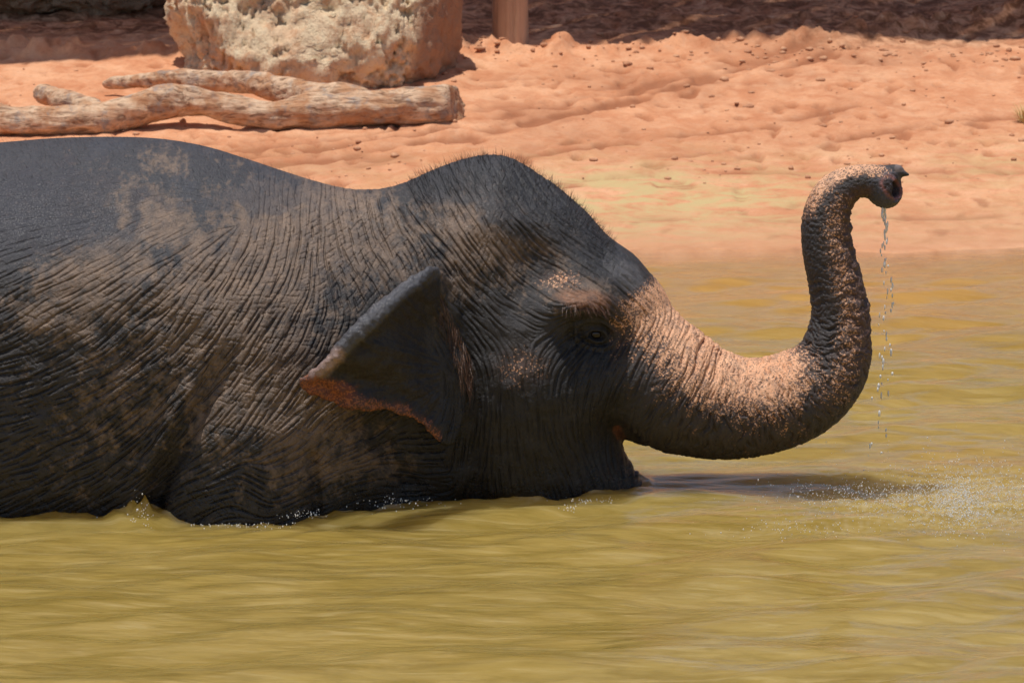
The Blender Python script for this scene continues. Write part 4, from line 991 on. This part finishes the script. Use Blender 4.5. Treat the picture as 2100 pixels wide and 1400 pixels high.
# ================================================================== TREES ON THE HILL BEHIND (unseen, added to darken the pond's reflections)
m = Mat('tree_bark'); BARK = m.out(Base_Color=(0.16, 0.11, 0.08), Roughness=.9)
m = Mat('tree_leaf'); LEAF = m.out(Base_Color=m.ramp(m.noise(m.coord(), 1.2, 3, .6), (.3, (0.035, 0.055, 0.018)), (.7, (0.085, 0.105, 0.035))), Roughness=.6)
def tree_meshes(seed):
    rg = np.random.default_rng(seed); Hh = 10.5; chains = [np.array([(0, 0, -.3, .28), (0.1, 0, 2.5, .22), (0.0, .1, 5, .16), (.1, 0, 8, .07)])]
    tips = [(0, 0, 8.2)]
    for k in range(9):
        a = rg.uniform(0, 6.28); z0 = rg.uniform(2.2, 6); L = rg.uniform(1.6, 3.0); e = (L * math.cos(a), L * math.sin(a), z0 + L * rg.uniform(.4, .8))
        chains.append(np.array([(0, 0, z0, .09), (*[v * .6 for v in e[:2]], z0 + (e[2] - z0) * .5, .06), (*e, .03)])); tips.append(e)
    vs_, qs_ = [], []
    for ch in chains:
        for i in range(len(ch) - 1):
            b0 = len(vs_)
            for p in (ch[i], ch[i + 1]):
                for j in range(6): an = j * math.pi / 3; vs_.append((p[0] + p[3] * math.cos(an), p[1] + p[3] * math.sin(an), p[2]))
            for j in range(6): qs_.append((b0 + j, b0 + (j + 1) % 6, b0 + 6 + (j + 1) % 6, b0 + 6 + j))
    lv, lq = [], []
    for tpt in tips:
        for _ in range(330):
            c_ = np.array(tpt) + rg.normal(0, 1, 3) * np.array([1.0, 1.0, .75]); a = rg.normal(size=3); a /= np.linalg.norm(a); b = np.cross(a, rg.normal(size=3)); b /= np.linalg.norm(b); s_ = rg.uniform(.12, .26); i0 = len(lv)
            lv += [c_ + a * s_, c_ + b * s_ * .5, c_ - a * s_, c_ - b * s_ * .5]; lq.append((i0, i0 + 1, i0 + 2, i0 + 3))
    return np.array(vs_), np.array(qs_), np.array(lv), np.array(lq)
protos = []
for sd_ in (1, 2):
    a, b, c_, d = tree_meshes(sd_); protos.append((a, b, c_, d))
tree_n = 0; first = {}
for i, x in enumerate((-15, -12, -9.2, -6.6, -4.4, 11.5, 15)):
    k = i % 2; t = empty('reflection_tree', (x + random.uniform(-.6, .6), 24 + random.uniform(-1.5, 1.5), 0)); t.location.z = float(ground_base(t.location.x, t.location.y)); t.rotation_euler.z = random.uniform(0, 6); t.scale = [random.uniform(.72, 1.02)] * 3
    tag(t, 'unseen dark leafy tree added for the pond reflections', 'tree', 'unseen trees added for reflections')
    if k not in first:
        first[k] = (build('trunk', protos[k][0], protos[k][1], BARK, t), build('crown', protos[k][2], protos[k][3], LEAF, t, False))
    else:
        for src in first[k]: o = src.copy(); col.objects.link(o); o.parent = t

# ================================================================== SMALL THINGS ON THE BANK
m = Mat('clod'); CLOD = m.out(Base_Color=m.ramp(m.noise(m.coord(), 20, 3, .6), (0.3, (0.40, 0.17, 0.085)), (0.7, (0.62, 0.34, 0.19))), Roughness=0.95)
bmx = bmesh.new(); bmesh.ops.create_icosphere(bmx, subdivisions=2, radius=1.0); cv = np.array([v.co[:] for v in bmx.verts]); cf = np.array([[v.index for v in f.verts] for f in bmx.faces]); bmx.free()
rg = np.random.default_rng(33); CV, CF = [], []
def gz_at(x, y):
    i = np.clip(np.searchsorted(xs, x), 1, len(xs) - 1); j = np.clip(np.searchsorted(ys, y), 1, len(ys) - 1); return GZ[i, j]
n_c2 = 0
for k in range(520):
    if k < 330: px, py = rg.uniform(0, 2100), rg.uniform(95, 380)
    else: px, py = rg.uniform(900, 2100), rg.normal(112, 9) - 40 * ss(1800, 2100, np.array(0.0 + rg.uniform(900, 2100)))
    g = ground_hit(np.array([px]), np.array([py]))[0]
    if not (4.9 < g[1] < 10.3): continue
    r = 0.004 + 0.014 * rg.random()**3; sv_ = cv * np.array([r * rg.uniform(.8, 1.5), r * rg.uniform(.8, 1.5), r * rg.uniform(.5, .9)])
    sv_ = sv_ * (1 + 0.35 * noise(cv[:, 0] * 1.6 + k, cv[:, 1] * 1.6, cv[:, 2] * 1.6))[:, None]
    CV.append(sv_ + np.array([g[0], g[1], gz_at(g[0], g[1]) + r * 0.2])); CF.append(cf + n_c2 * len(cv)); n_c2 += 1
cl = build('earth_clods', np.concatenate(CV), np.concatenate(CF), CLOD); tag(cl, 'loose red earth clods scattered over the bank', kind='stuff')
# dry grass tuft at the edge of the bank
m = Mat('dry_grass'); GRASS = m.out(Base_Color=(0.55, 0.40, 0.16), Roughness=0.7)
tb = ground_hit(np.array([2104.0]), np.array([250.0]))[0]; BV, BF = [], []
for k in range(90):
    a = rg.uniform(0, 6.28); r0 = rg.uniform(0, .035); ln = rg.uniform(.05, .13); le = rg.uniform(.0, .6)
    b0 = np.array([r0 * math.cos(a), r0 * math.sin(a), -.01]); dr = np.array([math.cos(a) * le, math.sin(a) * le, 1.0]); dr /= np.linalg.norm(dr); sd_ = np.array([-math.sin(a), math.cos(a), 0]) * .0025
    for t, w in ((0, 1), (.5, .8), (1, .1)):
        pt_ = b0 + dr * ln * t + np.array([math.cos(a), math.sin(a), -.6]) * .03 * t * t; BV += [pt_ - sd_ * w, pt_ + sd_ * w]
    i0 = k * 6; BF += [(i0, i0 + 1, i0 + 3, i0 + 2), (i0 + 2, i0 + 3, i0 + 5, i0 + 4)]
gt = build('grass_tuft', np.array(BV), np.array(BF), GRASS, None, False); gt.location = (tb[0], tb[1], gz_at(tb[0], tb[1]))
tag(gt, 'small tuft of dry yellow grass on the red bank', 'grass tuft')
